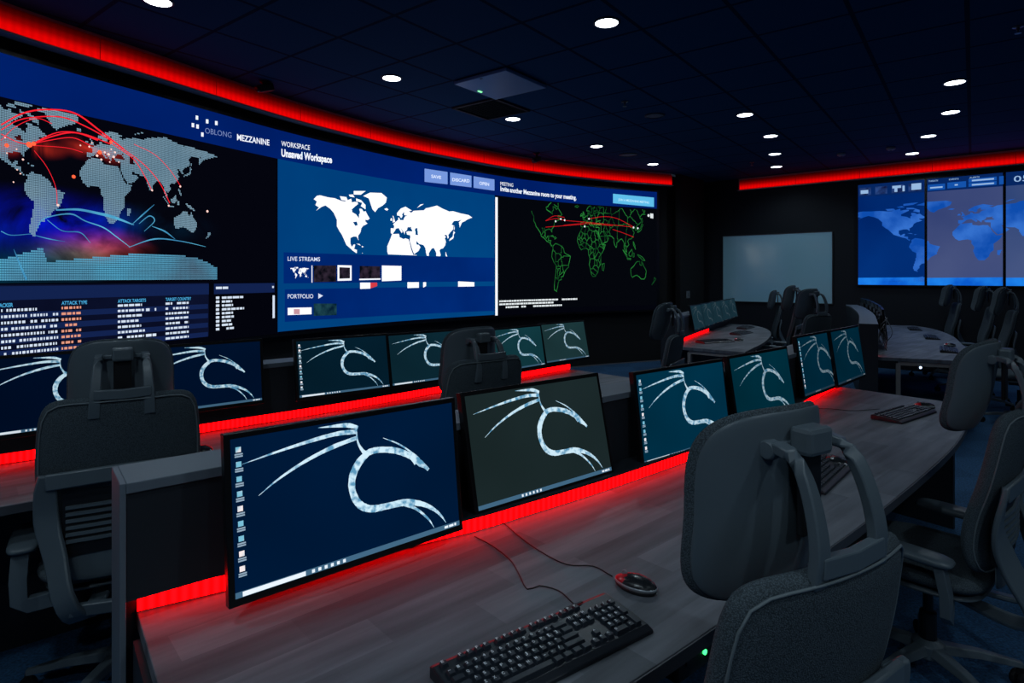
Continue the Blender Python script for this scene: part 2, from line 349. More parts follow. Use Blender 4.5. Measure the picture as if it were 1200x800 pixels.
def fill_map(mb, put, skip=(), lo=-90, hi=90, l0=-180, l1=192, step=.9, polys=None):
    for k, P in (polys or LAND).items():
        if k in skip: continue
        x = max(l0, min(p[0] for p in P)); xe = min(l1, max(p[0] for p in P))
        while x < xe:
            x2 = min(x+step, xe)
            for a, b in spans(P, (x+x2)/2):
                a, b = max(a, lo), min(b, hi)
                if b > a: mb.quad(put(x, a), put(x2, a), put(x2, b), put(x, b))
            x += step
def ribbon(mb, pts, widths, put, rough=0):
    """flat stroke through 2-D points; put maps (x,y) to the surface"""
    P = [Vector((a, b)) for a, b in pts]; n = len(P)
    if not isinstance(widths, (list, tuple)): widths = [widths]*n
    L = []; Rr = []
    for i, p in enumerate(P):
        t = P[min(i+1, n-1)]-P[max(i-1, 0)]
        if t.length == 0: t = Vector((1, 0))
        t.normalize(); q = Vector((-t.y, t.x)); w_ = widths[i]/2*(1+rough*(random.random()-.5))
        L.append(p+q*w_); Rr.append(p-q*w_)
    for i in range(n-1): mb.quad(put(*L[i]), put(*Rr[i]), put(*Rr[i+1]), put(*L[i+1]))
def smooth2(pts, widths=None, n=5):
    P = [Vector((a, b, 0)) for a, b in pts]; Q = [2*P[0]-P[1]]+P+[2*P[-1]-P[-2]]; out = []; wo = []
    for i in range(1, len(Q)-2):
        for k in range(n):
            t = k/n; a, b, c, d = Q[i-1:i+3]
            v = .5*((2*b)+(c-a)*t+(2*a-5*b+4*c-d)*t*t+(3*b-a-3*c+d)*t**3); out.append((v.x, v.y))
            if widths: wo.append(widths[i-1]*(1-t)+widths[i]*t)
    out.append(tuple(pts[-1])); 
    if widths: wo.append(widths[-1]); return out, wo
    return out
TXT = {}
def text_shape(s, bold=0):
    if (s, bold) in TXT: return TXT[(s, bold)]
    cu = bpy.data.curves.new('writing', 'FONT'); cu.body = s; cu.resolution_u = 3; cu.offset = bold
    o = bpy.data.objects.new('writing', cu); sc.collection.objects.link(o)
    bpy.context.view_layer.update()
    me = o.evaluated_get(bpy.context.evaluated_depsgraph_get()).to_mesh()
    vs = [(v.co.x, v.co.y) for v in me.vertices]; fs = [tuple(p.vertices) for p in me.polygons]
    o.evaluated_get(bpy.context.evaluated_depsgraph_get()).to_mesh_clear()
    bpy.data.objects.remove(o); bpy.data.curves.remove(cu)
    x0 = min(v[0] for v in vs); x1 = max(v[0] for v in vs); TXT[(s, bold)] = ([((x-x0)/(x1-x0), y/.70) for x, y in vs], fs); return TXT[(s, bold)]
def write(mb, s, put, bold=0):
    """put maps (0..1 along the line, 0..1 cap height) to a point"""
    vs, fs = text_shape(s, bold); mb.add([put(x, y) for x, y in vs], fs)
# ------------------------------------------------------------------ curved video wall
ZT, ZB = EYE+1.50, EYE-.585
vw = thing('video_wall', 'huge curved display wall filling the left side of the room with maps and dashboards', 'display wall', (VW.at(VW.L/2).x, VW.at(VW.L/2).y, 0))
vw_inv = Matrix.Translation(-vw.location)
def vbuild(mb, name, mat, parent=vw, uv=None, **k):
    if parent is vw: mb.v = [tuple(vw_inv @ Vector(p)) for p in mb.v]
    else: mb.v = [tuple(vw_inv @ Vector(p)) for p in mb.v]
    o = mb.build(name, mat, parent, auto=True, **k)
    if uv: 
        l = o.data.uv_layers.new(name='UVMap')
        for lp in o.data.loops: l.data[lp.index].uv = uv[lp.vertex_index]
    return o
S = VW.of_px
def cstrip(mb, s0, s1, z0, z1, off, uv=None):
    n = max(1, int((s1-s0)/.12))
    f0 = z0 if callable(z0) else (lambda s: z0); f1 = z1 if callable(z1) else (lambda s: z1)
    for i in range(n+1):
        s = s0+(s1-s0)*i/n
        mb.v += [tuple(VW.pt(s, f0(s), off)), tuple(VW.pt(s, f1(s), off))]
        if uv is not None: uv += [(s, f0(s)-EYE), (s, f1(s)-EYE)]
        if i: k = len(mb.v); mb.f.append((k-4, k-2, k-1, k-3))
sL, sR = .02, S(769.5)
m = MB(); rs = []
n = 90
for i in range(n+1):
    s = sL-.02+(sR+.08-sL)*i/n
    rs.append([VW.pt(s, ZB-.03, -.10), VW.pt(s, ZB-.03, .0), VW.pt(s, ZT+.03, .0), VW.pt(s, ZT+.03, -.10)])
m.rings(rs); vbuild(m, 'screen_cabinet', bezel_black)
m = MB(); cstrip(m, sL, sR, ZB-.0, ZT, .004); vbuild(m, 'screen_surface', em((3, 4, 12), 1, 'black_screen'))
m = MB(); cstrip(m, sL, sR, EYE+1.205, ZT, .006); banner = vbuild(m, 'banner', em_noise('banner_blue', (0, 34, 112), (0, 28, 98), .6), vw)
tag(banner, 'dark blue banner along the top of the display wall')
WIN = em_noise('workspace_blue', (0, 62, 122), (0, 72, 134), .5)
m = MB(); cstrip(m, S(325), S(579.5), EYE-.565, EYE+1.205, .006); ws = vbuild(m, 'workspace_window', WIN)
tag(ws, 'mid blue window with a white world map')
O1, O2, O3 = .009, .012, .015
def pxput(off): return lambda x, y: VW.P(x, y, off)
def pbox(mb, x0, x1, yl0, yl1, yr0, yr1, off):     # a panel between two columns of the photograph, at its place on the wall
    s0, s1 = S(x0), S(x1); a0, a1, b0, b1 = VW.z_of(s0, yl1), VW.z_of(s0, yl0), VW.z_of(s1, yr1), VW.z_of(s1, yr0)
    cstrip(mb, s0, s1, lambda s: a0+(b0-a0)*(s-s0)/(s1-s0), lambda s: a1+(b1-a1)*(s-s0)/(s1-s0), off)
def ptext(mb, s, x0, x1, y0, y1, h, off, bold=0):  # baseline from (x0,y0) to (x1,y1), cap height h px at the left end
    s0, s1 = S(x0), S(x1); z0, z1 = VW.z_of(s0, y0), VW.z_of(s1, y1); hh = h*VW.at(s0).y/F
    write(mb, s, lambda u, v: VW.pt(s0+(s1-s0)*u, z0+(z1-z0)*u+hh*v, off), bold)
# banner contents
m = MB()
for x, y in [(230, 138), (225.3, 146.7), (230.7, 148.3), (242, 142.3), (252.7, 144.3), (236.3, 157.7)]:
    pbox(m, x-1.5, x+1.5, y-2.6, y+2.2, y-2.2, y+2.6, O1)
ptext(m, 'MEZZANINE', 277, 315, 164, 170.5, 7, O1, .02); ptext(m, 'WORKSPACE', 329, 362.5, 171, 176, 6, O1, .008)
ptext(m, 'Unsaved Workspace', 329, 388.5, 183, 191, 8.5, O1, .04)
ptext(m, 'MEETING', 586, 601, 217, 219, 4.2, O1); ptext(m, 'Invite another Mezzanine room to your meeting.', 586, 675, 223.5, 234, 5.5, O1, .03)
vbuild(m, 'caption', em((235, 240, 250), 1.1), banner)
m = MB(); ptext(m, 'OBLONG', 239.5, 270.5, 156, 161.5, 6.5, O1, -.005); vbuild(m, 'caption', em((120, 140, 190), 1), banner)
for (x0, x1, a0, a1, b0, b1, t) in [(497, 524, 197.5, 213, 201.5, 216, 'SAVE'), (527, 552, 202, 216.5, 206, 219.5, 'DISCARD'), (554.5, 579, 206.5, 220, 210.3, 223.5, 'OPEN')]:
    m = MB(); pbox(m, x0, x1, a0, a1, b0, b1, O1); b_ = vbuild(m, 'button', em((118, 152, 222), 1.0), banner)
    m = MB(); wd = 1.45*len(t); c = (x0+x1)/2; cy = (a0+a1+b0+b1)/4+2; ptext(m, t, c-wd, c+wd, cy-.8, cy+.8, 3.6, O2, .03); vbuild(m, 'button_text', em((215, 228, 255), 1.05), banner)
m = MB(); pbox(m, 718, 766, 227, 238, 231.5, 242.5, O1); vbuild(m, 'button', em((95, 190, 235), 1.0), banner)
m = MB(); ptext(m, 'JOIN A MEZZANINE MEETING', 724, 760, 235.0, 238.6, 2.6, O2, .02); vbuild(m, 'button_text', em((190, 235, 255), 1.0), banner)
# workspace window contents
a, b = S(367), S(553); ga = (b-a)/(190+168)
def cput(lon, lat): return VW.pt(a+(lon+168)*ga, EYE+1.02+(lat-83)*.0104, O1)
m = MB(); fill_map(m, cput, skip=('AN', 'AU'), lo=11.5); vbuild(m, 'world_map', em((250, 252, 255), 1.15, 'white_map'), ws)
m = MB()
for P in SEA:
    x = min(p[0] for p in P)
    while x < max(p[0] for p in P):
        for u, v in spans(P, x+.45): m.quad(*[VW.pt(a+(lo_+168)*ga, EYE+1.02+(la-83)*.0104, O2) for lo_, la in ((x, u), (x+.9, u), (x+.9, v), (x, v))])
        x += .9
vbuild(m, 'inland_sea', WIN, ws)
NAVY = em_noise('panel_navy', (0, 36, 108), (0, 44, 122), .8)
m = MB(); pbox(m, 331.5, 578.5, 295.5, 332, 302, 329.6, O2); pbox(m, 332.8, 578.5, 339, 377, 335, 364, O2); vbuild(m, 'stream_panel', NAVY, ws)
m = MB(); ptext(m, 'LIVE STREAMS', 336, 374, 305.5, 306, 5, O3, .01); ptext(m, 'PORTFOLIO', 336, 366, 349.5, 349.2, 5, O3, .01)
t0 = VW.P(372, 343.5, O3), VW.P(372, 349.8, O3), VW.P(377.5, 346.4, O3); m.add(t0, [(0, 1, 2)])
vbuild(m, 'caption', em((215, 225, 245), 1.05), ws)
WHT = em((245, 248, 255), 1.1)
m = MB()
a_, b_ = S(339), S(361); g_ = (b_-a_)/358
fill_map(m, lambda lon, lat: VW.pt(a_+(lon+168)*g_, VW.z_of(a_, 321)+lat*.0009, O3), skip=('AN',), step=4)
pbox(m, 364, 365, 311, 331, 311, 331, O3)
pbox(m, 394.5, 411, 310.5, 329, 311, 328.5, O3); pbox(m, 420, 445, 326.5, 328.2, 326, 327.6, O3)
pbox(m, 421, 433, 331, 338.5, 331, 338, O3); pbox(m, 476.5, 490, 330.5, 337.5, 330.5, 337, O3); pbox(m, 495, 498.5, 330.5, 337, 330.5, 335, O3)
pbox(m, 536, 555, 329.5, 335.8, 330.5, 335.5, O3); pbox(m, 446.5, 469.5, 311, 329.5, 311.5, 328.5, O3); pbox(m, 336, 364, 360.5, 369, 360, 368, O3)
vbuild(m, 'thumbnail', WHT, ws)
m = MB(); pbox(m, 366.5, 393, 311, 330.5, 311, 330, O3); pbox(m, 396.5, 409, 313, 326.5, 313.5, 326, .017); pbox(m, 420.5, 444.5, 311.5, 326.3, 312, 326, O3); vbuild(m, 'thumbnail', em_noise('dark_picture', (8, 10, 18), (50, 40, 55), 14), ws)
m = MB(); pbox(m, 366.5, 393.5, 355.5, 370, 355.5, 369, O3); vbuild(m, 'thumbnail', em_noise('green_picture', (4, 30, 50), (30, 70, 80), 12), ws)
m = MB(); pbox(m, 433, 441, 331, 338, 331, 335, O3); vbuild(m, 'thumbnail', em((215, 60, 70), 1), ws)
m = MB(); pbox(m, 343, 350, 362, 368, 362, 368, .017); vbuild(m, 'thumbnail', em((200, 150, 160), 1), ws)
m = MB(); pbox(m, 579.8, 582.6, 231, 369.5, 231.3, 369.5, O2); vbuild(m, 'divider', em((235, 240, 250), 1.15))
# attack map window at the left
def nebula():
    m = bpy.data.materials.new('attack_map_backdrop'); m.use_nodes = True
    N = m.node_tree.nodes; L = m.node_tree.links; N.remove(N['Principled BSDF'])
    e = N.new('ShaderNodeEmission'); uv = N.new('ShaderNodeUVMap')
    t = N.new('ShaderNodeTexNoise'); t.inputs['Scale'].default_value = 2.6; t.inputs['Detail'].default_value = 6; t.inputs['Distortion'].default_value = 1.2; L.new(uv.outputs[0], t.inputs['Vector'])
    acc = None
    def blob(cx, cz, rx, rz, col, k):
        nonlocal acc
        mp = N.new('ShaderNodeMapping'); mp.vector_type = 'TEXTURE'; mp.inputs['Location'].default_value = (cx, cz, 0); mp.inputs['Scale'].default_value = (rx, rz, 1); L.new(uv.outputs[0], mp.inputs[0])
        g = N.new('ShaderNodeTexGradient'); g.gradient_type = 'QUADRATIC_SPHERE'; L.new(mp.outputs[0], g.inputs[0])
        mu = N.new('ShaderNodeMath'); mu.operation = 'MULTIPLY'; L.new(g.outputs['Fac'], mu.inputs[0])
        r = N.new('ShaderNodeMapRange'); r.inputs[1].default_value = .35; r.inputs[2].default_value = .7; L.new(t.outputs['Fac'], r.inputs[0]); L.new(r.outputs[0], mu.inputs[1])
        m2 = N.new('ShaderNodeMath'); m2.operation = 'MULTIPLY'; m2.inputs[1].default_value = k; L.new(mu.outputs[0], m2.inputs[0])
        vm = N.new('ShaderNodeVectorMath'); vm.operation = 'SCALE'; vm.inputs[0].default_value = lin(col); L.new(m2.outputs[0], vm.inputs['Scale'])
        if acc is None: base = N.new('ShaderNodeVectorMath'); base.operation = 'ADD'; base.inputs[1].default_value = lin((4, 5, 14)); L.new(vm.outputs[0], base.inputs[0]); acc = base
        else: ad = N.new('ShaderNodeVectorMath'); ad.operation = 'ADD'; L.new(acc.outputs[0], ad.inputs[0]); L.new(vm.outputs[0], ad.inputs[1]); acc = ad
    def c(px, py): s = S(px); return s, VW.z_of(s, py)-EYE
    blob(*c(62, 262), .85, .30, (0, 14, 215), 1.6); blob(*c(8, 275), .6, .35, (0, 40, 120), .6); blob(*c(20, 315), .8, .2, (0, 110, 150), .5)
    blob(*c(118, 288), .50, .17, (205, 70, 35), 1.0); blob(*c(85, 296), .45, .15, (90, 120, 70), .8); blob(*c(165, 262), .8, .2, (0, 50, 80), .9)
    blob(*c(32, 171), .30, .10, (255, 60, 35), 1.3); blob(*c(118, 177), .36, .12, (255, 60, 40), 1.2); blob(*c(5, 170), .25, .10, (230, 50, 40), 1.0)
    L.new(acc.outputs[0], e.inputs[0]); L.new(e.outputs[0], N['Material Output'].inputs[0]); return m
m = MB(); uv = []; cstrip(m, sL, S(323), EYE-.045, EYE+1.203, .006, uv); am = vbuild(m, 'attack_map_window', nebula(), uv=uv)
a2, b2 = S(27), S(248); g2 = (b2-a2)/(180+81)
def lz(lat):
    return EYE+.418+(lat+34)*.0068 if lat > -62 else EYE+.2276-(-62-lat)*.0094
m1_, m2_ = MB(), MB(); st = 1.75
lat = -89.0
while lat < 80:
    lon = -180+((sL-(a2+(-180+81)*g2))/g2 if (a2+(-180+81)*g2) < sL else 0)
    while lon < 190:
        if is_land(lon+st/2, lat+st/2):
            s0 = a2+(lon+81)*g2; s1 = s0+st*g2*.80
            if s0 > sL and lz(lat+st) < EYE+1.2:
                z0 = lz(lat); z1 = z0+(lz(lat+st)-z0)*.78
                (m2_ if lat < -60 else m1_).quad(VW.pt(s0, z0, O1), VW.pt(s1, z0, O1), VW.pt(s1, z1, O1), VW.pt(s0, z1, O1))
        lon += st
    lat += st
vbuild(m1_, 'dotted_world_map', em_noise('dotted_land', (104, 140, 162), (128, 160, 178), 1.5, s=1.15), am)
vbuild(m2_, 'dotted_ice_cap', em_noise('dotted_ice', (78, 112, 135), (80, 172, 208), 1.2, s=1.2), am)
def c8(pts): return [(x*.3, 100+y*.3) for x, y in pts]
m = MB()
for pts, wd in [([(0,155),(85,110),(180,95),(290,110),(390,180),(480,250)], 1.8), ([(0,175),(60,140),(130,125),(240,125),(340,165),(430,215)], 1.3),
                ([(110,235),(200,200),(290,185),(380,215)], 1.6), ([(110,235),(220,185),(320,190),(430,230)], 1.2), ([(110,235),(180,238),(260,245),(320,262)], .7),
                ([(110,232),(190,215),(280,205),(350,235)], 1.0), ([(0,215),(60,160),(140,130),(200,150)], .8),
                ([(130,255),(180,320),(215,400),(220,470)], .7), ([(430,225),(520,290),(570,370),(590,410)], .9), ([(480,250),(560,310),(620,380),(660,460)], .9), ([(520,230),(600,270),(660,330),(700,390)], .6), ([(0,190),(60,220),(110,232)], 1.0)]:
    ribbon(m, smooth2(c8(pts), n=6), wd, pxput(.0105))
vbuild(m, 'attack_arc', em((235, 30, 45), 1.2), am)
m = MB()
def disc(mb, x, y, r, off, n=12):
    s = S(x); z = VW.z_of(s, y); rr = r*VW.at(s).y/F
    mb.add([VW.pt(s+rr*math.cos(2*math.pi*k/n), z+rr*math.sin(2*math.pi*k/n), off) for k in range(n)], [tuple(range(n))])
for x, y, r in [(110, 232, 11), (22, 235, 8), (386, 262, 8), (430, 222, 6), (284, 357, 7), (128, 228, 8)]: disc(m, x*.3, 100+y*.3, r*.3, .0125)
vbuild(m, 'attack_glow', em((255, 95, 60), 1.3), am)
m = MB()
for x, y, r in [(15,205,3),(22,265,3),(60,250,3),(85,290,4),(62,330,3),(75,345,3),(48,378,3),(345,240,4),(355,225,3),(375,275,5),(392,290,4),(405,262,4),(420,270,5),(440,280,5),(445,262,4),(425,300,3),(430,250,3),(590,410,4),(655,470,4),(700,395,4),(806,492,5),(222,468,5),(310,235,3),(460,300,3)]: disc(m, x*.3, 100+y*.3, r*.3, .014, 8)
vbuild(m, 'attack_source', em((255, 205, 195), 1.2), am)
m = MB()
for pts, wd in [([(215,487),(300,485),(380,500),(440,515),(520,545)], [1.5,2.5,3,3.5,1]), ([(140,560),(170,520),(270,502),(330,530),(400,555),(450,590),(505,632)], [.6,1,1.6,1.2,1.4,1,.5]), ([(180,525),(240,568),(310,575),(350,615)], [.5,1,1.2,.4]), ([(130,585),(190,600),(250,610)], [.5,1.2,.4]),
                ([(50,640),(70,690),(100,760)], [.5,2,2.5]), ([(510,545),(560,500),(600,465)], [.5,1.6,.4]), ([(590,550),(640,570),(680,600)], [.5,1.8,.5]), ([(500,632),(600,600),(700,608),(800,630)], [.6,1.6,1,.4]), ([(540,540),(580,510),(600,530),(560,570)], [.6,1.4,1,.5]), ([(0,570),(40,585),(120,580)], [1,1,.5])]:
    p_, w2 = smooth2(c8(pts), wd, 6); ribbon(m, p_, w2, pxput(.0115))
vbuild(m, 'data_streak', em_noise('cyan_streak', (20, 90, 150), (95, 190, 225), 3.0), am)
# table under the map
m = MB(); cstrip(m, sL, S(244), EYE-.535, EYE-.055, .006); tb = vbuild(m, 'attack_table_window', em_noise('table_black', (8, 12, 34), (12, 18, 44), 1.5))
zt = EYE-.075
m = MB(); cstrip(m, sL, S(244), EYE-.160, zt+.01, O1)
for k in range(1, 8, 2): cstrip(m, sL, S(243), EYE-.205-.042*(k+1), EYE-.205-.042*k, .0075)
cstrip(m, S(250), S(321), EYE-.160, zt+.01, O1)
vbuild(m, 'table_band', em((18, 34, 78), 1.0), tb)
def bars(mb, x0, x1, z, h, off, seg=.035, gap=.3):
    s, e = S(x0), S(x1)
    while s < e:
        w_ = seg*(.5+random.random()); 
        if random.random() > gap*.35: mb.quad(VW.pt(s, z, off), VW.pt(min(e, s+w_), z, off), VW.pt(min(e, s+w_), z+h, off), VW.pt(s, z+h, off))
        s += w_+.008
m = MB()
def ztext(mb, s, x0, x1, z, h): s0, s1 = S(x0), S(x1); write(mb, s, lambda u, v: VW.pt(s0+(s1-s0)*u, z+h*v, O2), .02)
ztext(m, 'ATTACK TYPE', 71, 101, EYE-.205, .026); ztext(m, 'ATTACK TARGETS', 137, 170, EYE-.205, .026); ztext(m, 'TARGET COUNTRY', 193, 223, EYE-.205, .026); ztext(m, 'ATTACKER', -12, 14, EYE-.205, .026)
vbuild(m, 'table_heading', em((70, 165, 215), 1.1), tb)
m = MB(); mo = MB()
for k in range(8):
    z = EYE-.240-.042*k
    bars(m, 0, 42 if k == 0 else 67, z+.003, .018, O2, .013); bars(m, 137, 169-random.random()*5, z+.003, .018, O2, .03, .1); bars(m, 193, 220, z+.003, .018, O2, .03, .3)
    bars(mo, 71, 94, z+.003, .018, O2, .02, .1)
    if k in (1, 6): bars(m, 170, 182, z, .022, O2)
bars(m, 252, 269, EYE-.115, .022, O2, .1); bars(m, 241, 244, EYE-.115, .02, O2); bars(m, 318, 320, EYE-.115, .02, O2)
for k in range(9): 
    z = EYE-.205-.036*k; bars(m, 259, [284, 271, 272, 285, 272, 273, 270, 271, 273][k], z, .02, O2, .05, .15); bars(m, 252, 256, z, .022, O2, .05, 0)
cstrip(m, S(318.5), S(321), EYE-.42, EYE-.19, O2)
vbuild(m, 'table_row', em((205, 218, 235), 1.1), tb); vbuild(mo, 'table_row', em((225, 150, 125), 1.05), tb)
# green network map at the right
m = MB(); cstrip(m, S(583.2), sR, EYE-.50, EYE+1.203, .006); gw = vbuild(m, 'network_map_window', em((4, 6, 12), 1, 'network_black'))
a3, b3 = S(646), S(757); g3 = (b3-a3)/(153+81)
def gput(lon, lat): return VW.pt(a3+(lon+81)*g3, EYE+(lat+34)*.0117, O1)
m = MB()
for k, P in LAND.items():
    if k in ('AN', 'GR', 'EL', 'DV', 'VI'): continue
    Q = []
    for i in range(len(P)):
        (x1, y1), (x2, y2) = P[i], P[(i+1) % len(P)]; nseg = max(1, int(math.hypot(x2-x1, y2-y1)/4))
        for q in range(nseg): Q.append((x1+(x2-x1)*q/nseg+random.uniform(-.7, .7), y1+(y2-y1)*q/nseg+random.uniform(-.7, .7)))
    Q.append(Q[0]); seg = []
    for p in Q:
        if p[1] < 67.5 and p[0] > -130 and p[0] < 155+25*(p[1] < 0): seg.append(p)
        else:
            if len(seg) > 1: ribbon(m, seg, 1.3, gput)
            seg = []
    if len(seg) > 1: ribbon(m, seg, 1.3, gput)
cells = {'AF': 40, 'SA': 14, 'NA': 8, 'EA': 42}
for k, cnt in cells.items():                        # country borders: edges between random seats
    P = LAND[k]; xs = [p[0] for p in P]; ys = [p[1] for p in P]; seeds = []
    while len(seeds) < cnt:
        q = (random.uniform(min(xs), max(xs)), random.uniform(min(ys), max(ys)))
        if inside(q, P) and (k != 'NA' or q[1] < 30) and (k != 'EA' or q[0] < 60 or random.random() < .35): seeds.append(q)
    st = 1.6; y = min(ys)
    near = lambda x, y: min(range(cnt), key=lambda i: (seeds[i][0]-x)**2+(seeds[i][1]-y)**2)
    while y < min(66, max(ys)):
        x = min(xs)
        while x < min(150, max(xs)):
            if inside((x, y), P) and (k != 'NA' or y < 32):
                c_ = near(x, y)
                if near(x+st, y) != c_: m.quad(gput(x+st-.4, y), gput(x+st+.4, y), gput(x+st+.4, y+st), gput(x+st-.4, y+st))
                if near(x, y+st) != c_: m.quad(gput(x, y+st-.4), gput(x+st, y+st-.4), gput(x+st, y+st+.4), gput(x, y+st+.4))
            x += st
        y += st
vbuild(m, 'map_outline', em_noise('green_outline', (12, 62, 28), (42, 138, 58), 5), gw)
def c6(pts): return [(560+x/3.81, 180+y/3.81) for x, y in pts]
m = MB()
for pts in [[(300,300),(340,278),(385,285)], [(300,328),(380,322),(470,315)], [(385,298),(500,308),(620,320),(690,328)], [(490,292),(560,281),(620,290),(690,325)], [(600,338),(650,355),(695,373)], [(380,320),(480,312),(600,322)], [(300,300),(345,290),(385,298)]]:
    ribbon(m, smooth2(c6(pts), n=5), .65, pxput(.0115))
vbuild(m, 'network_link', em((195, 22, 28), 1.0), gw)
m = MB()
for x, y in [(345,302),(368,292),(385,297),(475,325),(693,330),(712,333),(494,291)]: disc(m, 560+x/3.81, 180+y/3.81, 1.2, .013, 8)
disc(m, 759.5, 252.5, 1.6, .013); pbox(m, 761.5, 765, 250, 255.5, 250.5, 256, .013)
for (y, x1) in [(354, 676), (357.6, 648), (361.3, 658)]:
    s = S(584.5); zz = VW.z_of(s, y)
    bars(m, 584.5, x1, zz, .026, O2, .05, .35)
vbuild(m, 'status_text', em((225, 232, 235), 1.05), gw)
# ------------------------------------------------------------------ red cove strips
def uvstrip(name, pts, z0, z1, mat, parent=None, origin=None):
    m = MB(); uv = []; s = 0
    for i, p in enumerate(pts):
        if i: s += (Vector(pts[i])-Vector(pts[i-1])).length
        m.v += [(p[0], p[1], z0), (p[0], p[1], z1)]; uv += [(s, 0), (s, 1)]
        if i: k = len(m.v); m.f.append((k-4, k-2, k-1, k-3))
    if origin is not None: m.v = [tuple(Vector(p)-origin) for p in m.v]
    o = m.build(name, mat, parent, auto=True); l = o.data.uv_layers.new(name='UVMap')
    for lp in o.data.loops: l.data[lp.index].uv = uv[lp.vertex_index]
    return o
cove_m = strip_mat('cove_led_wash', 1.0, .055, .07, [(0, .22), (.12, .80), (.30, .72), (.55, .26), (.8, .07), (1, .02)]); desk_led = strip_mat('desk_led', LED_S, .022, .55)  # cove ramp paints the red wash up the wall into the strip
red_diff = pr('cove_white_paint', (170, 165, 165), .9)
def cove(label, pos, s0, s1, zb, zt):
    """pos(s, off) -> plan point; an LED band in a painted cove below the ceiling"""
    o0 = Vector(tuple(pos((s0+s1)/2, 0))+(0,)) if len(pos(s0, 0)) == 2 else pos((s0+s1)/2, 0)
    t = thing('cove_light', label, 'light strip', (o0.x, o0.y, zb)); n = int((s1-s0)/.1); T = Vector((o0.x, o0.y, zb))
    P = lambda s, off, z: Vector((pos(s, off)[0], pos(s, off)[1], z))-T
    prof = [(-.004, zb-.03), (.10, zb-.03), (.10, zb-.018), (.012, zb-.018), (.012, CEIL-.004), (-.004, CEIL-.004)]
    rs = [[P(s0+(s1-s0)*i/n, a, z) for a, z in prof] for i in range(n+1)]
    m = MB(); m.rings(rs); m.build('cove_ledge', red_diff, t)
    seg = 1.0; s = s0+.03
    while s < s1-.1:
        e = min(s1-.01, s+seg-.006); k = max(2, int((e-s)/.1))
        o = uvstrip('led_wash_segment', [tuple(P(s+(e-s)*i/k, .05, 0)) for i in range(k+1)], zb-T.z-.012, zt-T.z+.055, cove_m, t); s += seg
    return t
cove('red LED cove strip running above the curved display wall', lambda s, off: tuple(VW.pt(s, 0, off)[:2]), .05, S(786), EYE+1.645, EYE+1.755)
def bpos(s, off): p = BW.at(s)+BW.nrm(s)*off; return (p.x, p.y)
cove('red LED cove strip above the three portrait screens', bpos, BW.of_px(866), 6.9, EYE+1.645, EYE+1.755)
# ------------------------------------------------------------------ back wall: screens, whiteboard, plate
def bp(s, z, off=0): return BW.pt(s, z, off)
SB = BW.of_px
def flat_thing(name, label, cat, s, z): p = bp(s, z); t = thing(name, label, cat, (p.x, p.y, z)); return t, Vector((p.x, p.y, z))
def bbox(mb, s0, s1, z0, z1, o0, o1):
    c = [bp(s, z, o) for z in (z0, z1) for o in (o0, o1) for s in (s0, s1)]
    mb.add(c, [(0, 1, 3, 2), (4, 6, 7, 5), (0, 4, 5, 1), (2, 3, 7, 6), (0, 2, 6, 4), (1, 5, 7, 3)])
def rel(mb, T): mb.v = [tuple(Vector(p)-T) for p in mb.v]; return mb
s0 = SB(1005.5); PW, ZB2, ZT2 = .955, EYE-.135, EYE+1.525
ocean = [em_noise('ocean_navy', (0, 34, 100), (2, 48, 120), .5), em_noise('ocean_grey', (50, 64, 114), (70, 82, 126), .45), em_noise('ocean_slate', (46, 68, 118), (68, 84, 128), .5)]
landb = em_noise('map_land_blue', (14, 76, 172), (52, 112, 205), 3)
s_w, s_e = SB(1066), SB(1175); gl = (s_e-s_w)/(51+81)
def bput(lon, lat): return bp(s_w+(lon+81)*gl, EYE+.243+(lat+34)*.0080, .050)
lab = ['leftmost of the portrait wall screens, showing the Americas on a blue map', 'portrait wall screen with Europe and Africa on a blue map', 'portrait wall screen cut off by the right edge of the photo']
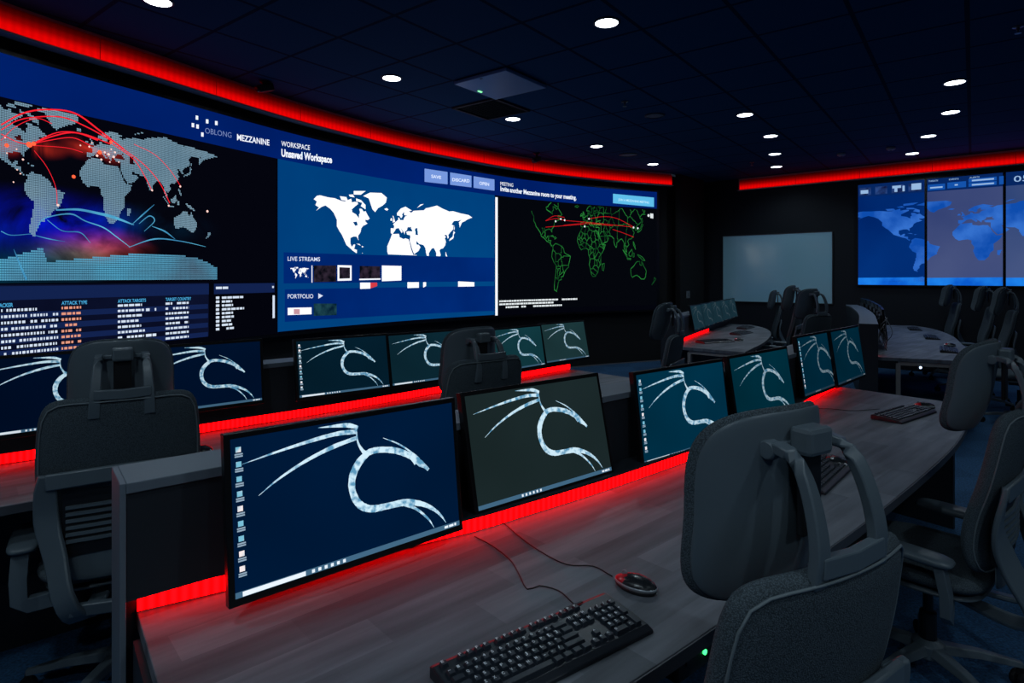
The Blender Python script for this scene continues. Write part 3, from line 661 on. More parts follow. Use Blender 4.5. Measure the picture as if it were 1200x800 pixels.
for k in range(3):
    a0 = s0+k*PW; a1 = a0+PW-.012
    t, T = flat_thing('wall_screen', lab[k], 'screen', (a0+a1)/2, (ZB2+ZT2)/2); t['group'] = 'portrait screens on the back wall'
    m = MB(); bbox(m, a0-.004, a1+.004, ZB2-.02, ZT2+.02, .002, .045); rel(m, T).build('housing', bezel_black, t)
    m = MB(); bbox(m, a0+.012, a1-.012, ZB2, ZT2, .044, .047); disp = rel(m, T).build('display', ocean[k], t)
    L0, L1 = -81+(a0+.012-s_w)/gl, -81+(a1-.012-s_w)/gl
    m = MB(); fill_map(m, bput, l0=L0, l1=L1, lo=-74, hi=82, step=1.2)
    for P in SEA: pass
    if m.f: rel(m, T).build('map_land', landb, disp, auto=True)
    m = MB(); z = EYE+.243+(-74+34)*.008; m.quad(bp(a0+.012, ZB2, .050), bp(a1-.012, ZB2, .050), bp(a1-.012, ZB2+.125, .050), bp(a0+.012, ZB2+.115, .050)); rel(m, T).build('map_ice', em_noise('ice_blue', (10, 90, 205), (30, 130, 235), 3), disp, auto=True)
    m = MB(); m.quad(bp(a0+.012, ZT2-.2, .052), bp(a1-.012, ZT2-.2, .052), bp(a1-.012, ZT2, .052), bp(a0+.012, ZT2, .052)); rel(m, T).build('header_bar', em((6, 38, 96), 1), disp, auto=True)
    m = MB(); mw = MB()
    def rc(mb, u0, u1, z0, z1, off=.054): mb.quad(bp(a0+u0, ZT2-z1, off), bp(a0+u1, ZT2-z1, off), bp(a0+u1, ZT2-z0, off), bp(a0+u0, ZT2-z0, off))
    if k == 0:
        for i in range(4): rc(m, .03+i*.23, .03+i*.23+.17, .05, .175)
        rc(mw, .05, .16, .09, .15, .056); rc(mw, .50, .62, .06, .10, .056); rc(mw, .53, .57, .10, .16, .056); rc(mw, .64, .67, .07, .16, .056); rc(mw, .76, .89, .05, .15, .056)
        rel(m, T).build('picture_tile', em_noise('tile_dark', (12, 18, 60), (40, 70, 130), 9), disp, auto=True)
    elif k == 1:
        rc(m, .02, .24, .09, .18); rc(m, .27, .50, .08, .17); rc(m, .53, .86, .05, .105); rc(m, .53, .86, .115, .17); rc(m, .89, .94, .05, .17)
        rel(m, T).build('picture_tile', em((20, 82, 170), 1), disp, auto=True)
        for (u, t_, w_) in [(.03, 'THREATS', .12), (.29, 'EVENTS', .12), (.54, 'ALERTS', .12)]: write(mw, t_, lambda x, y: bp(a0+u+w_*x, ZT2-.045+.022*y, .056), .01)
        for i, (u, w_, z) in enumerate([(.05, .16, .14), (.57, .26, .08), (.57, .26, .145), (.36, .04, .125)]): rc(mw, u, u+w_, z-.011, z+.011, .056)
    else:
        write(mw, '05:42', lambda x, y: bp(a0+.10+.40*x, ZT2-.15+.085*y, .056), .005)
    rel(mw, T).build('header_text', em((150, 185, 225), 1), disp, auto=True)
# whiteboard
wa, wb = SB(848), SB(975.5)
t, T = flat_thing('whiteboard', 'blank glossy whiteboard hanging on the dark back wall', 'whiteboard', (wa+wb)/2, EYE+.18)
zb_, zt_ = EYE-.465, EYE+.77
m = MB(); bbox(m, wa, wb, zb_, zt_, .002, .022)
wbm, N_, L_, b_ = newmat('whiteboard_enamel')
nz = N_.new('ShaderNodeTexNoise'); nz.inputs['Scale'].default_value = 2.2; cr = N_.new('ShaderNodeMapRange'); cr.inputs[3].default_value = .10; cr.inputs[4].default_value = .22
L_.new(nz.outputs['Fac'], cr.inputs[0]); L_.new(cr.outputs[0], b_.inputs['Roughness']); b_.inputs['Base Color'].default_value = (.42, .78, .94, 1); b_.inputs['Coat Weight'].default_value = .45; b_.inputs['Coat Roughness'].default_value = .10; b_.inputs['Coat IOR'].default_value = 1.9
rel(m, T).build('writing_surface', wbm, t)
m = MB(); bbox(m, wa-.012, wb+.012, zb_-.012, zb_, .0, .03); bbox(m, wa-.012, wb+.012, zt_, zt_+.012, .0, .03); bbox(m, wa-.012, wa, zb_, zt_, .0, .03); bbox(m, wb, wb+.012, zb_, zt_, .0, .03)
rel(m, T).build('frame', pr('board_frame', (70, 74, 80), .5), t)
p0 = Vector((c0.x, c0.y, 0)).lerp(c1, .30)+nn*.10
t = thing('wall_plate', 'small pale wall plate on the dark corner column', 'switch', (p0.x, p0.y, 1.17))
mt = Matrix.Rotation(math.atan2((c1-c0).y, (c1-c0).x), 3, 'Z')
MB().box(mt @ Vector((0, -.005, 0)), (.13, .01, .13), mt).build('cover', pr('plate_grey', (120, 125, 130), .5), t, bevel=.003)
MB().box(mt @ Vector((0, -.012, 0)), (.03, .006, .06), mt).build('switch', pr('plate_grey2', (90, 95, 100), .5), t)
# ------------------------------------------------------------------ ceiling fittings
def on_ceiling(px, py): return on_plane(px, py, CEIL)
lights = [(185, 0.5, 'downlight cut off by the top edge of the photo, far left'), (711, 26, 'largest whole downlight in the ceiling, top centre'), (459, 91, 'downlight above the workspace window, left of the pale ceiling panel'), (601, 139, 'downlight right beside the black ceiling vent'),
          (699, 171, 'downlight above the green network map, nearer one'), (765, 192, 'downlight nearest the right end of the curved red strip'), (873, 134, 'first and largest downlight of the middle row'), (903, 159, 'second downlight of the middle row'), (908, 180, 'third downlight of the middle row'), (910, 195, 'last and farthest downlight of the middle row'),
          (1119, 96, 'nearest downlight of the right-hand row'), (1114, 131, 'second downlight of the right-hand row'), (1088, 159, 'third downlight of the right-hand row'), (1069, 179.5, 'farthest downlight of the right-hand row, close to the red strip')]
lamp_mat = em((235, 246, 255), 9, 'downlight_lens'); ring_m = pr('downlight_ring', (60, 64, 70), .4, .3)
lamp = bpy.data.lights.new('downlight_lamp', 'SPOT'); lamp.energy = DOWN_W; lamp.color = (.70, .88, 1.0); lamp.spot_size = R(150); lamp.spot_blend = .6; lamp.shadow_soft_size = .07
lamp2 = lamp.copy(); lamp2.energy = DOWN_W*.36
proto = None
fill_lights = [(1.7, .2), (-.9, .1), (4.3, .6), (4.6, 3.0), (7.2, 3.2), (-2.6, .6), (-.6, -1.5), (1.8, -1.5), (4.4, -1.3)]        # unseen lamps added to brighten the desks and chair backs
for k, it in enumerate(lights+fill_lights):
    p = on_ceiling(it[0], it[1]) if k < len(lights) else Vector((it[0], it[1], CEIL))
    if proto is None:
        t = proto = thing('downlight', it[2], 'ceiling light', p, group='round ceiling downlights')
        MB().lathe((0, 0, 0), [(.098, -.0005), (.098, -.006), (.084, -.010), (.082, -.004), (.082, -.0005)], 28).build('trim_ring', ring_m, t)
        MB().lathe((0, 0, 0), [(.0825, -.001), (.0825, -.007), (.05, -.009), (.01, -.009)], 28).build('lens', lamp_mat, t)
        lo = bpy.data.objects.new('lamp', lamp); sc.collection.objects.link(lo); lo.parent = t; lo.location = (0, 0, -.03)
    else:
        t = copy_tree(proto); t.location = p
        if p.y > 6.2 or p.x > 3.8:                       # the far and right-hand circuit is dimmed
            for ch in t.children:
                if ch.type == 'LIGHT': ch.data = lamp2
    t['label'] = it[2] if k < len(lights) else 'added unseen fill downlight, %s' % ['over the foreground chair', 'behind the left end of the nearest desk', 'over the right foreground', 'over the right aisle', 'far right beyond the aisle chairs', 'behind the left wall end', 'behind the photographer on the left', 'behind the photographer in the middle', 'behind the photographer on the right'][k-len(lights)]
# ceiling vent and pale panel
Rz = Matrix.Rotation(TH, 3, 'Z')
c = (tile_pt(4, -1)+tile_pt(5, 0))/2
t = thing('ceiling_vent', 'square black air vent set in the ceiling tiles', 'vent', c, TH)
m = MB()
for sx, sy, wx, wy in [(0, 1, TS*.94, .03), (0, -1, TS*.94, .03), (1, 0, .03, TS*.94), (-1, 0, .03, TS*.94)]: m.box((sx*TS*.455, sy*TS*.455, -.008), (wx, wy, .014))
m.build('frame', rubber, t)
MB().box((0, 0, -.003), (TS*.9, TS*.9, .004)).build('backing', rubber, t)
m = MB()
for k in range(12): m.box((0, (k-5.5)*TS*.072, -.009), (TS*.86, .018, .003), Matrix.Rotation(R(35), 3, 'X'))
m.build('grille', pr('vent_black', (9, 9, 11), .6), t)
c = (tile_pt(3, 0)+tile_pt(4, 1))/2
t = thing('ceiling_panel', 'pale square ceiling microphone panel with a green status light', 'ceiling panel', c, TH)
MB().box((0, 0, -.02), (TS*.97, TS*.97, .032)).build('housing', pr('panel_white', (120, 165, 205), .35, vary=.02), t, bevel=.006)
MB().box((-TS*.44, 0, -.037), (.015, .03, .004)).build('bracket', ring_m, t)
MB().box((TS*.0, TS*.40, -.038), (.05, .02, .004)).build('status_light', em((120, 255, 150), 2.5), t)
for (px, py, r, l) in [(767, 135, .10, 'round dark ceiling speaker beside the sprinkler'), (736, 181, .12, 'round dark ceiling speaker near the curved red strip')]:
    p = on_ceiling(px, py); t = thing('ceiling_speaker', l, 'speaker', p)
    MB().lathe((0, 0, 0), [(r+.012, -.0005), (r+.012, -.008), (r, -.012), (r, -.0005)], 28).build('rim', ring_m, t)
    MB().lathe((0, 0, 0), [(r, -.004), (r*.8, -.009), (.01, -.011)], 28).build('grille', pr('speaker_grille', (120, 126, 134), .6, bump=.5, bscale=300), t)
for (px, py, l) in [(732, 119, 'small ceiling sprinkler head right of the pale panel'), (1193, 31, 'dim ceiling sprinkler head at the top right corner'), (881, 190, 'tiny sprinkler head above the left end of the straight red strip')]:
    p = on_ceiling(px, py); t = thing('sprinkler', l, 'sprinkler', p, group='ceiling sprinklers')
    MB().lathe((0, 0, 0), [(.035, -.0005), (.035, -.006), (.012, -.010), (.010, -.03), (.006, -.03)], 16).build('body', chrome, t)
    MB().lathe((0, 0, 0), [(.006, -.030), (.006, -.048), (.022, -.050), (.022, -.052), (.005, -.052)], 12).build('deflector', chrome, t)
for (px, py, l) in [(986, 179.5, 'round smoke detector in the far ceiling, left one'), (1044, 172.5, 'round smoke detector in the far ceiling beside the right-hand lights')]:
    p = on_ceiling(px, py); t = thing('smoke_detector', l, 'smoke detector', p, group='smoke detectors')
    MB().lathe((0, 0, 0), [(.055, -.0005), (.06, -.02), (.052, -.035), (.03, -.045), (.008, -.046)], 24).build('housing', pr('detector_white', (150, 155, 165), .5), t, smooth=True)
    MB().lathe((0, 0, -.046), [(.010, 0), (.012, -.006), (.004, -.008)], 12).build('sensor', plastic_dark, t)
for (px, py, Y, l) in [(311, 103, 5.7, 'black camera hanging from the ceiling in front of the red strip, left one'), (629, 187, 9.0, 'small black camera hanging by the red strip, far one')]:
    X = (px-CX)/F*Y; z = EYE-(py-HY)*Y/F
    t = thing('ceiling_camera', l, 'camera', (X, Y, CEIL), group='ceiling cameras')
    MB().lathe((0, 0, 0), [(.05, -.0005), (.05, -.015), (.02, -.03), (.016, -(CEIL-z)), (.01, -(CEIL-z))], 16).build('mount', plastic_dark, t)
    rr = Matrix.Rotation(R(-40), 3, 'Z') @ Matrix.Rotation(R(20), 3, 'X')
    MB().box((0, 0, z-CEIL), (.07, .15, .07), rr).build('body', plastic_dark, t, bevel=.01)
    MB().lathe(rr @ Vector((0, -.075, 0)) + Vector((0, 0, z-CEIL)), [(.03, 0), (.03, .02), (.02, .024), (.005, .02)], 14, rr @ Matrix.Rotation(R(90), 3, 'X')).build('lens', bezel_black, t)
# ------------------------------------------------------------------ control desks
DZ = .75
def control_desk(label, back, front, riser_off=.15, ledr=None, left_end=True, right_frame=False, rec=.04, led_off=None, led=True, riser_ext=.026, group=None):
    """back/front: plan lines of the worktop; the riser stands along the back line"""
    B = Curve(back); Fc = Curve(front); o = B.at(B.L/2); T = Vector((o.x, o.y, 0))
    t = thing('control_desk', label, 'desk', T, group='curved control desks')
    n = 40
    bl = [B.at(B.L*i/n) for i in range(n+1)]; fl = [Fc.at(Fc.L*i/n) for i in range(n+1)]
    m = MB(); poly = bl+fl[::-1]; k = len(poly)
    bk = [bl[i]-B.nrm(B.L*i/n)*(rec+.008)-T for i in range(n+1)]
    rs = [[bk[i]+Vector((0, 0, DZ-.032)), fl[i]+Vector((0, 0, DZ-.032))-T, fl[i]+Vector((0, 0, DZ))-T, bk[i]+Vector((0, 0, DZ))] for i in range(n+1)]
    m.rings(rs); m.build('worktop', wood_m, t, bevel=.002)
    # edge band on the user's side
    m = MB()
    rs = []
    for i in range(n+1):
        s = Fc.L*i/n; q = Fc.nrm(s); p = Fc.at(s)-T
        rs.append([p+q*.0005+Vector((0, 0, DZ-.031)), p+q*.004+Vector((0, 0, DZ-.031)), p+q*.004+Vector((0, 0, DZ-.002)), p+q*.0005+Vector((0, 0, DZ-.002))])
    m.rings(rs); m.build('edge_band', edge_grey, t)
    # riser
    s0, s1 = 0, B.L
    def rp(i, off, z):
        s = B.L*i/n; p = B.at(s)-B.nrm(s)*off-T
        if i == 0: p -= B.tan(.05)*riser_ext
        return Vector((p.x, p.y, z))
    m = MB(); m.rings([[rp(i, rec+.010, 0.0), rp(i, riser_off, 0.0), rp(i, riser_off, 1.035), rp(i, .004, 1.035), rp(i, .004, DZ+.052), rp(i, rec+.010, DZ+.052)] for i in range(n+1)]); m.build('riser', desk_black, t)
    m = MB(); m.rings([[rp(i, -.002, 1.035), rp(i, riser_off+.006, 1.035), rp(i, riser_off+.006, 1.058), rp(i, -.002, 1.058)] for i in range(n+1)]); m.build('riser_cap', cap_grey, t, bevel=.002)
    m = MB(); e0 = rp(0, .0, 0); e1 = rp(0, riser_off+.004, 0); tn = B.tan(.05)
    m.rings([[e0-tn*.012, e1-tn*.012, e1, e0], [e0-tn*.012+Vector((0, 0, 1.058)), e1-tn*.012+Vector((0, 0, 1.058)), e1+Vector((0, 0, 1.058)), e0+Vector((0, 0, 1.058))]])
    m.build('end_cap', cap_grey if left_end else desk_black, t, bevel=.002)
    if led:
        a, b = ledr or (0, B.L)
        k = max(4, int((b-a)/.08)); off = led_off or (lambda s: -rec)
        st = [a+(b-a)*i/k for i in range(k+1)]; pts = [B.at(q)+B.nrm(q)*off(q)-T for q in st]
        uvstrip('led_strip', [tuple(p) for p in pts], DZ+.003, DZ+.042, desk_led, t)
        if led_off:                                 # dark cover of the LED channel where it stands proud of the riser
            m = MB(); m.rings([[B.at(q)+B.nrm(q)*x-T+Vector((0, 0, z)) for x, z in ((-rec, DZ+.043), (off(q)+.006, DZ+.043), (off(q)+.006, DZ+.0515), (-rec, DZ+.0515))] for q in st])
            m.build('led_channel', desk_black, t)
    # support panels and under-desk frame
    def panel(s_f, name, mat, inset=.02):
        i = int(n*s_f); p, q = bl[i]-T, fl[i]-T; d = (q-p).normalized(); sd = Vector((-d.y, d.x, 0))*.014; q = q-d*inset; p = p+d*.0
        m = MB(); m.rings([[p-sd, p+sd, q+sd, q-sd], [v+Vector((0, 0, DZ-.033)) for v in (p-sd, p+sd, q+sd, q-sd)]]); return m.build(name, mat, t)
    if left_end: panel(0, 'end_panel', desk_black, .10)
    if right_frame == 'near':
        p, q = bl[0]-T, fl[0]-T; d = (q-p).normalized(); tn = B.tan(.05); p = p+d*.16; q = q-d*.05; m = MB()
        def bar(a, b, w_=.035):
            m.sweep([a, b], [(-w_/2, -w_/2), (w_/2, -w_/2), (w_/2, w_/2), (-w_/2, w_/2)], up=(.01, .02, 1) if abs((b-a).z) < .1 else tuple(d))
        zz = DZ-.052; o_ = tn*.03
        bar(p+o_+Vector((0, 0, zz)), q+o_+Vector((0, 0, zz))); bar(p+o_+Vector((0, 0, 0)), p+o_+Vector((0, 0, zz))); bar(q+o_+Vector((0, 0, 0)), q+o_+Vector((0, 0, zz)))
        m.build('leg_frame', frame_metal, t)
    else: panel(1, 'end_panel', desk_black, .06)
    return t, B, Fc
n_ = lambda d: Vector((math.sin(R(d)), -math.cos(R(d)), 0))
B1 = [(-.804, 1.302), (-.143, 1.836), (.39, 2.262), (1.22, 3.02), (2.10, 4.0), (2.22, 4.13)]
F1 = [(-.313, .676), (.221, 1.114), (.495, 1.343), (1.147, 1.902), (1.948, 2.657), (2.47, 3.25), (2.665, 3.53)]
d1, C1, _ = control_desk('nearest control desk with a grey wood top, red lit edge and six monitors', B1, F1, rec=.065, led_off=lambda s: -.052+.132*min(1, s/.85)-.05*max(0, min(1, (s-2.5)/1.2)))
B2 = [(-2.40, 2.06), (-1.91, 2.45), (-1.50, 2.82), (-.96, 3.31), (-.44, 3.85), (.50, 4.85)]
F2 = [(-2.02, 1.66), (-1.6, 2.02), (-1.12, 2.36), (-.5, 2.92), (.1, 3.5), (.92, 4.42)]
d2, C2, _ = control_desk('second control desk standing between the nearest desk and the display wall', B2, F2)
B3 = [(1.77, 6.50), (2.24, 7.36), (2.73, 8.23), (3.20, 9.04), (3.46, 9.50)]
F3 = [(2.30, 5.96), (2.92, 6.95), (3.42, 7.95), (3.68, 8.75), (3.72, 9.35)]
d3, C3, _ = control_desk('far control desk in front of the whiteboard with a rounded worktop', B3, F3, right_frame='near', left_end=False, ledr=(0, 2.0))
B4 = [(3.42, 5.62), (4.28, 7.12), (5.08, 8.68), (5.42, 9.45)]
F4 = [(3.98, 5.36), (4.56, 6.0), (5.02, 6.72), (5.62, 7.7), (6.04, 8.62), (6.15, 9.2)]
d4, C4, _ = control_desk('far right control desk below the portrait wall screens', B4, F4, right_frame='near', left_end=False, ledr=(0, .12))
# ------------------------------------------------------------------ monitors
STROKES = [
 ([(.337, .02), (.429, .03), (.47, .04), (.511, .068)], [.004, .030, .040, .030]),
 ([(.039, .170), (.179, .130), (.324, .097), (.420, .085), (.503, .095)], [.003, .018, .030, .036, .040]),
 ([(.094, .393), (.174, .311), (.283, .230), (.398, .172), (.506, .140)], [.003, .016, .026, .036, .034]),
 ([(.503, .068), (.507, .172), (.528, .245), (.548, .278)], [.010, .016, .030, .06]),
 ([(.520, .285), (.560, .262), (.61, .262), (.687, .295), (.761, .362), (.790, .415)], [.03, .055, .050, .055, .055, .075]),
 ([(.77, .375), (.805, .43), (.830, .465), (.848, .498)], [.05, .060, .035, .030]),
 ([(.627, .179), (.703, .250), (.777, .352), (.803, .400)], [.004, .014, .014, .02]),
 ([(.555, .262), (.510, .318), (.478, .400), (.470, .490), (.484, .580), (.515, .645), (.562, .680), (.640, .690), (.72, .700), (.800, .745), (.86, .810), (.90, .880), (.925, .947)], [.05, .065, .068, .062, .060, .066, .060, .056, .060, .046, .032, .02, .004]),
 ([(.704, .705), (.770, .770), (.83, .873), (.859, .955)], [.03, .024, .018, .004]),
]
DRAG = {}
def drag_m(k):
    if k not in DRAG: DRAG[k] = em_noise('dragon_white', (90, 150, 185), (205, 234, 248), 55, 3, .38, .56, 1.05*k)
    return DRAG[k]
def screen_mat(name, c): return em_noise(name, tuple(int(x*.82) for x in c), c, 2.0, 2, .3, .7)
def monitor_proto(w_, h_, icons, search):
    pass
def make_monitor(loc, yaw, tilt, w_, h_, col, label, group, icons=True, search=True, glow=1.0, arm=.12):
    t = thing('monitor', label, 'monitor', loc, yaw, group)
    Rt = Matrix.Rotation(-tilt, 3, 'X')     # top leans back (+Y local)
    def L(x, y, z): return Rt @ Vector((x, y, z))
    bz = .013; sw, sh = w_-2*bz, h_-2*bz-.004
    m = MB(); m.box(L(0, .012, h_/2), (w_, .024, h_), Rt); bez = m.build('bezel', bezel_black, t, bevel=.002)
    m = MB(); m.box(L(0, .036, h_*.5), (w_*.62, .028, h_*.62), Rt); m.build('rear_housing', plastic_dark, t, bevel=.01)
    zo = bz+.004
    m = MB(); m.quad(L(-sw/2, -.001, zo), L(sw/2, -.001, zo), L(sw/2, -.001, zo+sh), L(-sw/2, -.001, zo+sh)); scr = m.build('screen', screen_mat('screen_%d_%d_%d' % tuple(col), col), t, auto=True)
    put = lambda off: (lambda u, v: L(-sw/2+u*sw, off, zo+(1-v)*sh))
    m = MB()
    for pts, wd in STROKES:
        p_, w2 = smooth2([(u*1.78, v) for u, v in pts], [q*.86 for q in wd], 6)
        ribbon(m, p_, w2, lambda a, b: L(-sw/2+a/1.78*sw, -.002, zo+(1-b)*sh), rough=.12)
    m.build('wallpaper_dragon', drag_m(glow), scr, auto=True)
    m = MB(); pb = put(-.0020)
    m.quad(pb(.0, .999), pb(1, .999), pb(1, .962), pb(.0, .962)); m.build('taskbar', em((66, 104, 132), glow), scr, auto=True)
    m = MB(); pb = put(-.0026)
    def q4(u0, u1, v0, v1, p=pb): m.quad(p(u0, v1), p(u1, v1), p(u1, v0), p(u0, v0))
    if search: q4(.025, .26, .966, .996)
    for k in range(6): q4(.285+k*.026, .297+k*.026, .970, .992)
    q4(.915, .935, .972, .990); q4(.94, .965, .972, .990); q4(.97, .98, .97, .99)
    m.build('taskbar_icons', em((225, 236, 245), 1.1*glow), scr, auto=True)
    if icons:
        m = MB(); ca = MB()
        for k in range(9):
            v = .055+k*.094; q4(.017, .036, v, v+.034, pb); 
            for i in range(2): ca.quad(pb(.013, v+.052+i*.014), pb(.042, v+.052+i*.014), pb(.042, v+.042+i*.014), pb(.013, v+.042+i*.014))
        m.build('desktop_icons', em_noise('icon_colours', (120, 190, 215), (245, 235, 235), 30, 1, .42, .58), scr, auto=True)
        ca.build('icon_captions', em((150, 175, 195), .9), scr, auto=True)
    # arm back to the riser
    q = L(0, .056, h_*.5); m = MB(); m.box((0, (q.y+arm+.06)/2, q.z), (.05, arm+.06-q.y, .05)); m.box(q, (.11, .014, .11), Rt); m.build('mount_arm', plastic_dark, t, bevel=.003)
    m = MB(); m.box((0, arm+.045, h_*.30), (.06, .03, h_*.60)); m.build('mount_post', plastic_dark, t, bevel=.003)
    return t
BIG, SML = (.612, .364), (.530, .315)
ZR = lambda z: EYE+z
row1 = [((-.366, 1.470, ZR(-.703)), 41.0, 6.5, (0, 28, 62), True, True, 'largest and nearest monitor, a dragon on dark blue, left end of the nearest desk'),
        ((.130, 1.955, ZR(-.707)), 39.4, 12.5, (30, 44, 46), False, False, 'monitor with a dragon on dark grey-green, right of the largest monitor'),
        ((.728, 2.448, ZR(-.725)), 38.9, 7.0, (0, 52, 76), True, True, 'third monitor on the nearest desk, teal screen with icons, beside the big headrest'),
        ((1.255, 2.92, ZR(-.725)), 41.5, 9.0, (0, 48, 64), False, False, 'fourth monitor on the nearest desk, teal screen above the big headrest'),
        ((1.975, 3.815, ZR(-.735)), 44.5, 8.0, (0, 42, 62), True, False, 'fifth monitor on the nearest desk, slanted teal screen with a column of icons'),
        ((2.355, 4.155, ZR(-.728)), 45.2, 8.0, (0, 40, 58), False, False, 'last monitor at the far right end of the nearest desk')]
for k, (l, y, ti, col, ic, se, lb) in enumerate(row1):
    f_ = (1, 1, 1, 1, .96, .965)[k]; l = (l[0]*f_, l[1]*f_, EYE+(l[2]-EYE)*f_)
    make_monitor(l, R(y), R(ti), *BIG, col, lb, 'monitors on the nearest desk', ic, se, (1, .95, .8, .5, .24, .22)[k], arm=.10)
row2 = [((-1.865, 2.485, ZR(-.640)), 43, 7, (0, 14, 40), True, True, 'leftmost monitor of the second desk, cut off by the photo edge behind the left chair'),
        ((-1.455, 2.86, ZR(-.640)), 42, 6, (0, 18, 46), False, False, 'monitor right of the left chair, dragon on dark blue'),
        ((-.902, 3.288, ZR(-.647)), 39, 10, (4, 32, 48), True, True, 'middle monitor of the second desk with icons and a white search box'),
        ((-.500, 3.66, ZR(-.650)), 42, 10, (12, 42, 54), False, True, 'monitor partly hidden behind the left side of the middle chair headrest'),
        ((.076, 4.286, ZR(-.668)), 47, 10, (18, 60, 68), False, False, 'monitor right of the middle chair headrest, dragon on teal'),
        ((.443, 4.663, ZR(-.660)), 44.5, 12, (30, 58, 62), False, False, 'rightmost monitor of the second desk, small dragon on grey-green')]
for k, (l, y, ti, col, ic, se, lb) in enumerate(row2):
    f_ = (.955, .965, .975, .985, 1, 1)[k]; l = (l[0]*f_, l[1]*f_, EYE+(l[2]-EYE)*f_)
    make_monitor(l, R(y), R(ti), *SML, col, lb, 'monitors on the second desk', ic, se, (.8, .8, .85, .8, .7, .6)[k], arm=.05)
pos3 = ['nearest', 'second', 'third', 'fourth', 'farthest']
for k in range(5):
    s = .95+.60*k; p = C3.pt(s, DZ+.10, .07); tn = C3.tan(s); yw = math.atan2(tn.y, tn.x)
    make_monitor(tuple(p), yw-R(2), R(11), *SML, (24, 50, 62), '%s of the narrow slanted monitors on the desk before the whiteboard' % pos3[k], 'monitors on the far desk', False, False, .10, arm=.04)
for k in range(6):
    s = .95+.62*k
    if s > C4.L-.1: break
    p = C4.pt(s, DZ+.10, .10); tn = C4.tan(s)
    make_monitor(tuple(p), math.atan2(tn.y, tn.x), R(6), *SML, (40, 55, 80), 'monitor seen from behind on the far right desk, %s from the near end' % ['first', 'second', 'third', 'fourth', 'fifth', 'sixth'][k], 'monitors on the far right desk', False, False, arm=.05)
# ------------------------------------------------------------------ keyboards and mice
key_m = pr('key_black', (38, 46, 56), .45); kb_m = pr('keyboard_black', (30, 36, 44), .4)
leg_m = pr('legend_white', (225, 228, 232), .6)
ROWS = ['~1234567890-=', 'QWERTYUIOP[]', 'ASDFGHJKL;', 'ZXCVBNM,./']
def key_list():
    K = []; u = .019                                # (x, y, w, h, letter) in metres from the top-left of the key field
    y = 0
    K.append((0, 0, .016, .014, 'E'))
    for g in range(3):
        for i in range(4): K.append((u*(2+g*4.5+i), 0, .016, .014, 'F'))
    for i in range(3): K.append((u*(15.25+i), 0, .016, .014, 'P'))
    for r, row in enumerate(ROWS):
        y = u*(1.3+r); x = 0
        if r == 0:
            for c_ in row: K.append((x, y, .016, .016, c_)); x += u
            K.append((x, y, u*2-.003, .016, ''))
        elif r == 1:
            K.append((0, y, u*1.5-.003, .016, '')); x = u*1.5
            for c_ in row: K.append((x, y, .016, .016, c_)); x += u
            K.append((x, y, u*1.5-.003, .016, ''))
        elif r == 2:
            K.append((0, y, u*1.75-.003, .016, '')); x = u*1.75
            for c_ in row+"'": K.append((x, y, .016, .016, c_)); x += u
            K.append((x, y, u*2.25-.003, .016, ''))
        else:
            K.append((0, y, u*2.25-.003, .016, '')); x = u*2.25
            for c_ in row: K.append((x, y, .016, .016, c_)); x += u
            K.append((x, y, u*2.75-.003, .016, ''))
    y = u*5.3; x = 0
    for w_ in (1.25, 1.25, 1.25, 6.25, 1.25, 1.25, 1.25, 1.25): K.append((x, y, u*w_-.003, .016, '')); x += u*w_
    for r in (0, 1):
        for i in range(3): K.append((u*(15.25+i), u*(1.3+r), .016, .016, 'H'))
    K.append((u*16.25, u*4.3, .016, .016, '^'))
    for i in range(3): K.append((u*(15.25+i), u*5.3, .016, .016, '<'))
    for r in range(4):
        for i in range(3): K.append((u*(18.5+i), u*(1.3+r), .016, .016, '%d' % (7-3*(r-1)+i) if r else '/'))
    K.append((u*21.5, u*1.3, .016, .016, '-')); K.append((u*21.5, u*2.3, .016, u*2-.003, '+')); K.append((u*21.5, u*4.3, .016, u*2-.003, ''))
    K.append((u*18.5, u*5.3, u*2-.003, .016, '0')); K.append((u*20.5, u*5.3, .016, .016, '.'))
    return K
KW, KD = .450, .150
def keyboard(loc, rz, label, detail=True, group='black keyboards'):
    t = thing('keyboard', label, 'keyboard', loc, rz, group)
    m = MB(); hw, hd = KW/2, KD/2
    prof = [(-hd, 0), (hd, 0), (hd, .022), (hd-.012, .026), (-hd+.016, .014), (-hd, .008)]
    m.rings([[Vector((x, y, z)) for y, z in prof] for x in (-hw, hw)]); m.build('case', kb_m, t, bevel=.003)
    sl = math.atan2(.012, KD-.028)
    def top(y): return .014+(y+hd-.016)*.012/(KD-.028)
    Rx = Matrix.Rotation(sl, 3, 'X'); keys = key_list(); rest = MB(); lg = MB(); x0 = -hw+.013; y0 = hd-.012
    for i, (x, y, w_, h_, c_) in enumerate(keys):
        cx, cy = x0+x+w_/2, y0-y-h_/2; z = top(cy)
        b = MB(); tp = .0018
        lo_ = [(-w_/2, -h_/2), (w_/2, -h_/2), (w_/2, h_/2), (-w_/2, h_/2)]; hi_ = [(a*(1-2*tp/w_*1.2), b_*(1-2*tp/h_*1.2)) for a, b_ in lo_]
        b.rings([[Vector((cx, cy, z))+Rx @ Vector((a, b_, -.001)) for a, b_ in lo_], [Vector((cx, cy, z))+Rx @ Vector((a, b_, .0065)) for a, b_ in hi_]])
        if detail and i < 99: b.build('key', key_m, t, bevel=.0008)
        else: rest.add(b.v, b.f)
        if c_: 
            if detail: write(lg, c_, lambda u, v: Vector((cx, cy, z))+Rx @ Vector((-w_/2+.003+.0055*u, .0002+.0062*v, .0068)), .03)
    o = rest.build('keys' if not detail else 'key', key_m, t)
    if detail: o['kind'] = 'stuff'; lg.build('key_legends', leg_m, t, auto=True); MB().box((hw-.10, hd-.010, top(hd-.014)+.003), (.05, .006, .0015)).build('indicator_panel', plastic_dark, t)
    return t
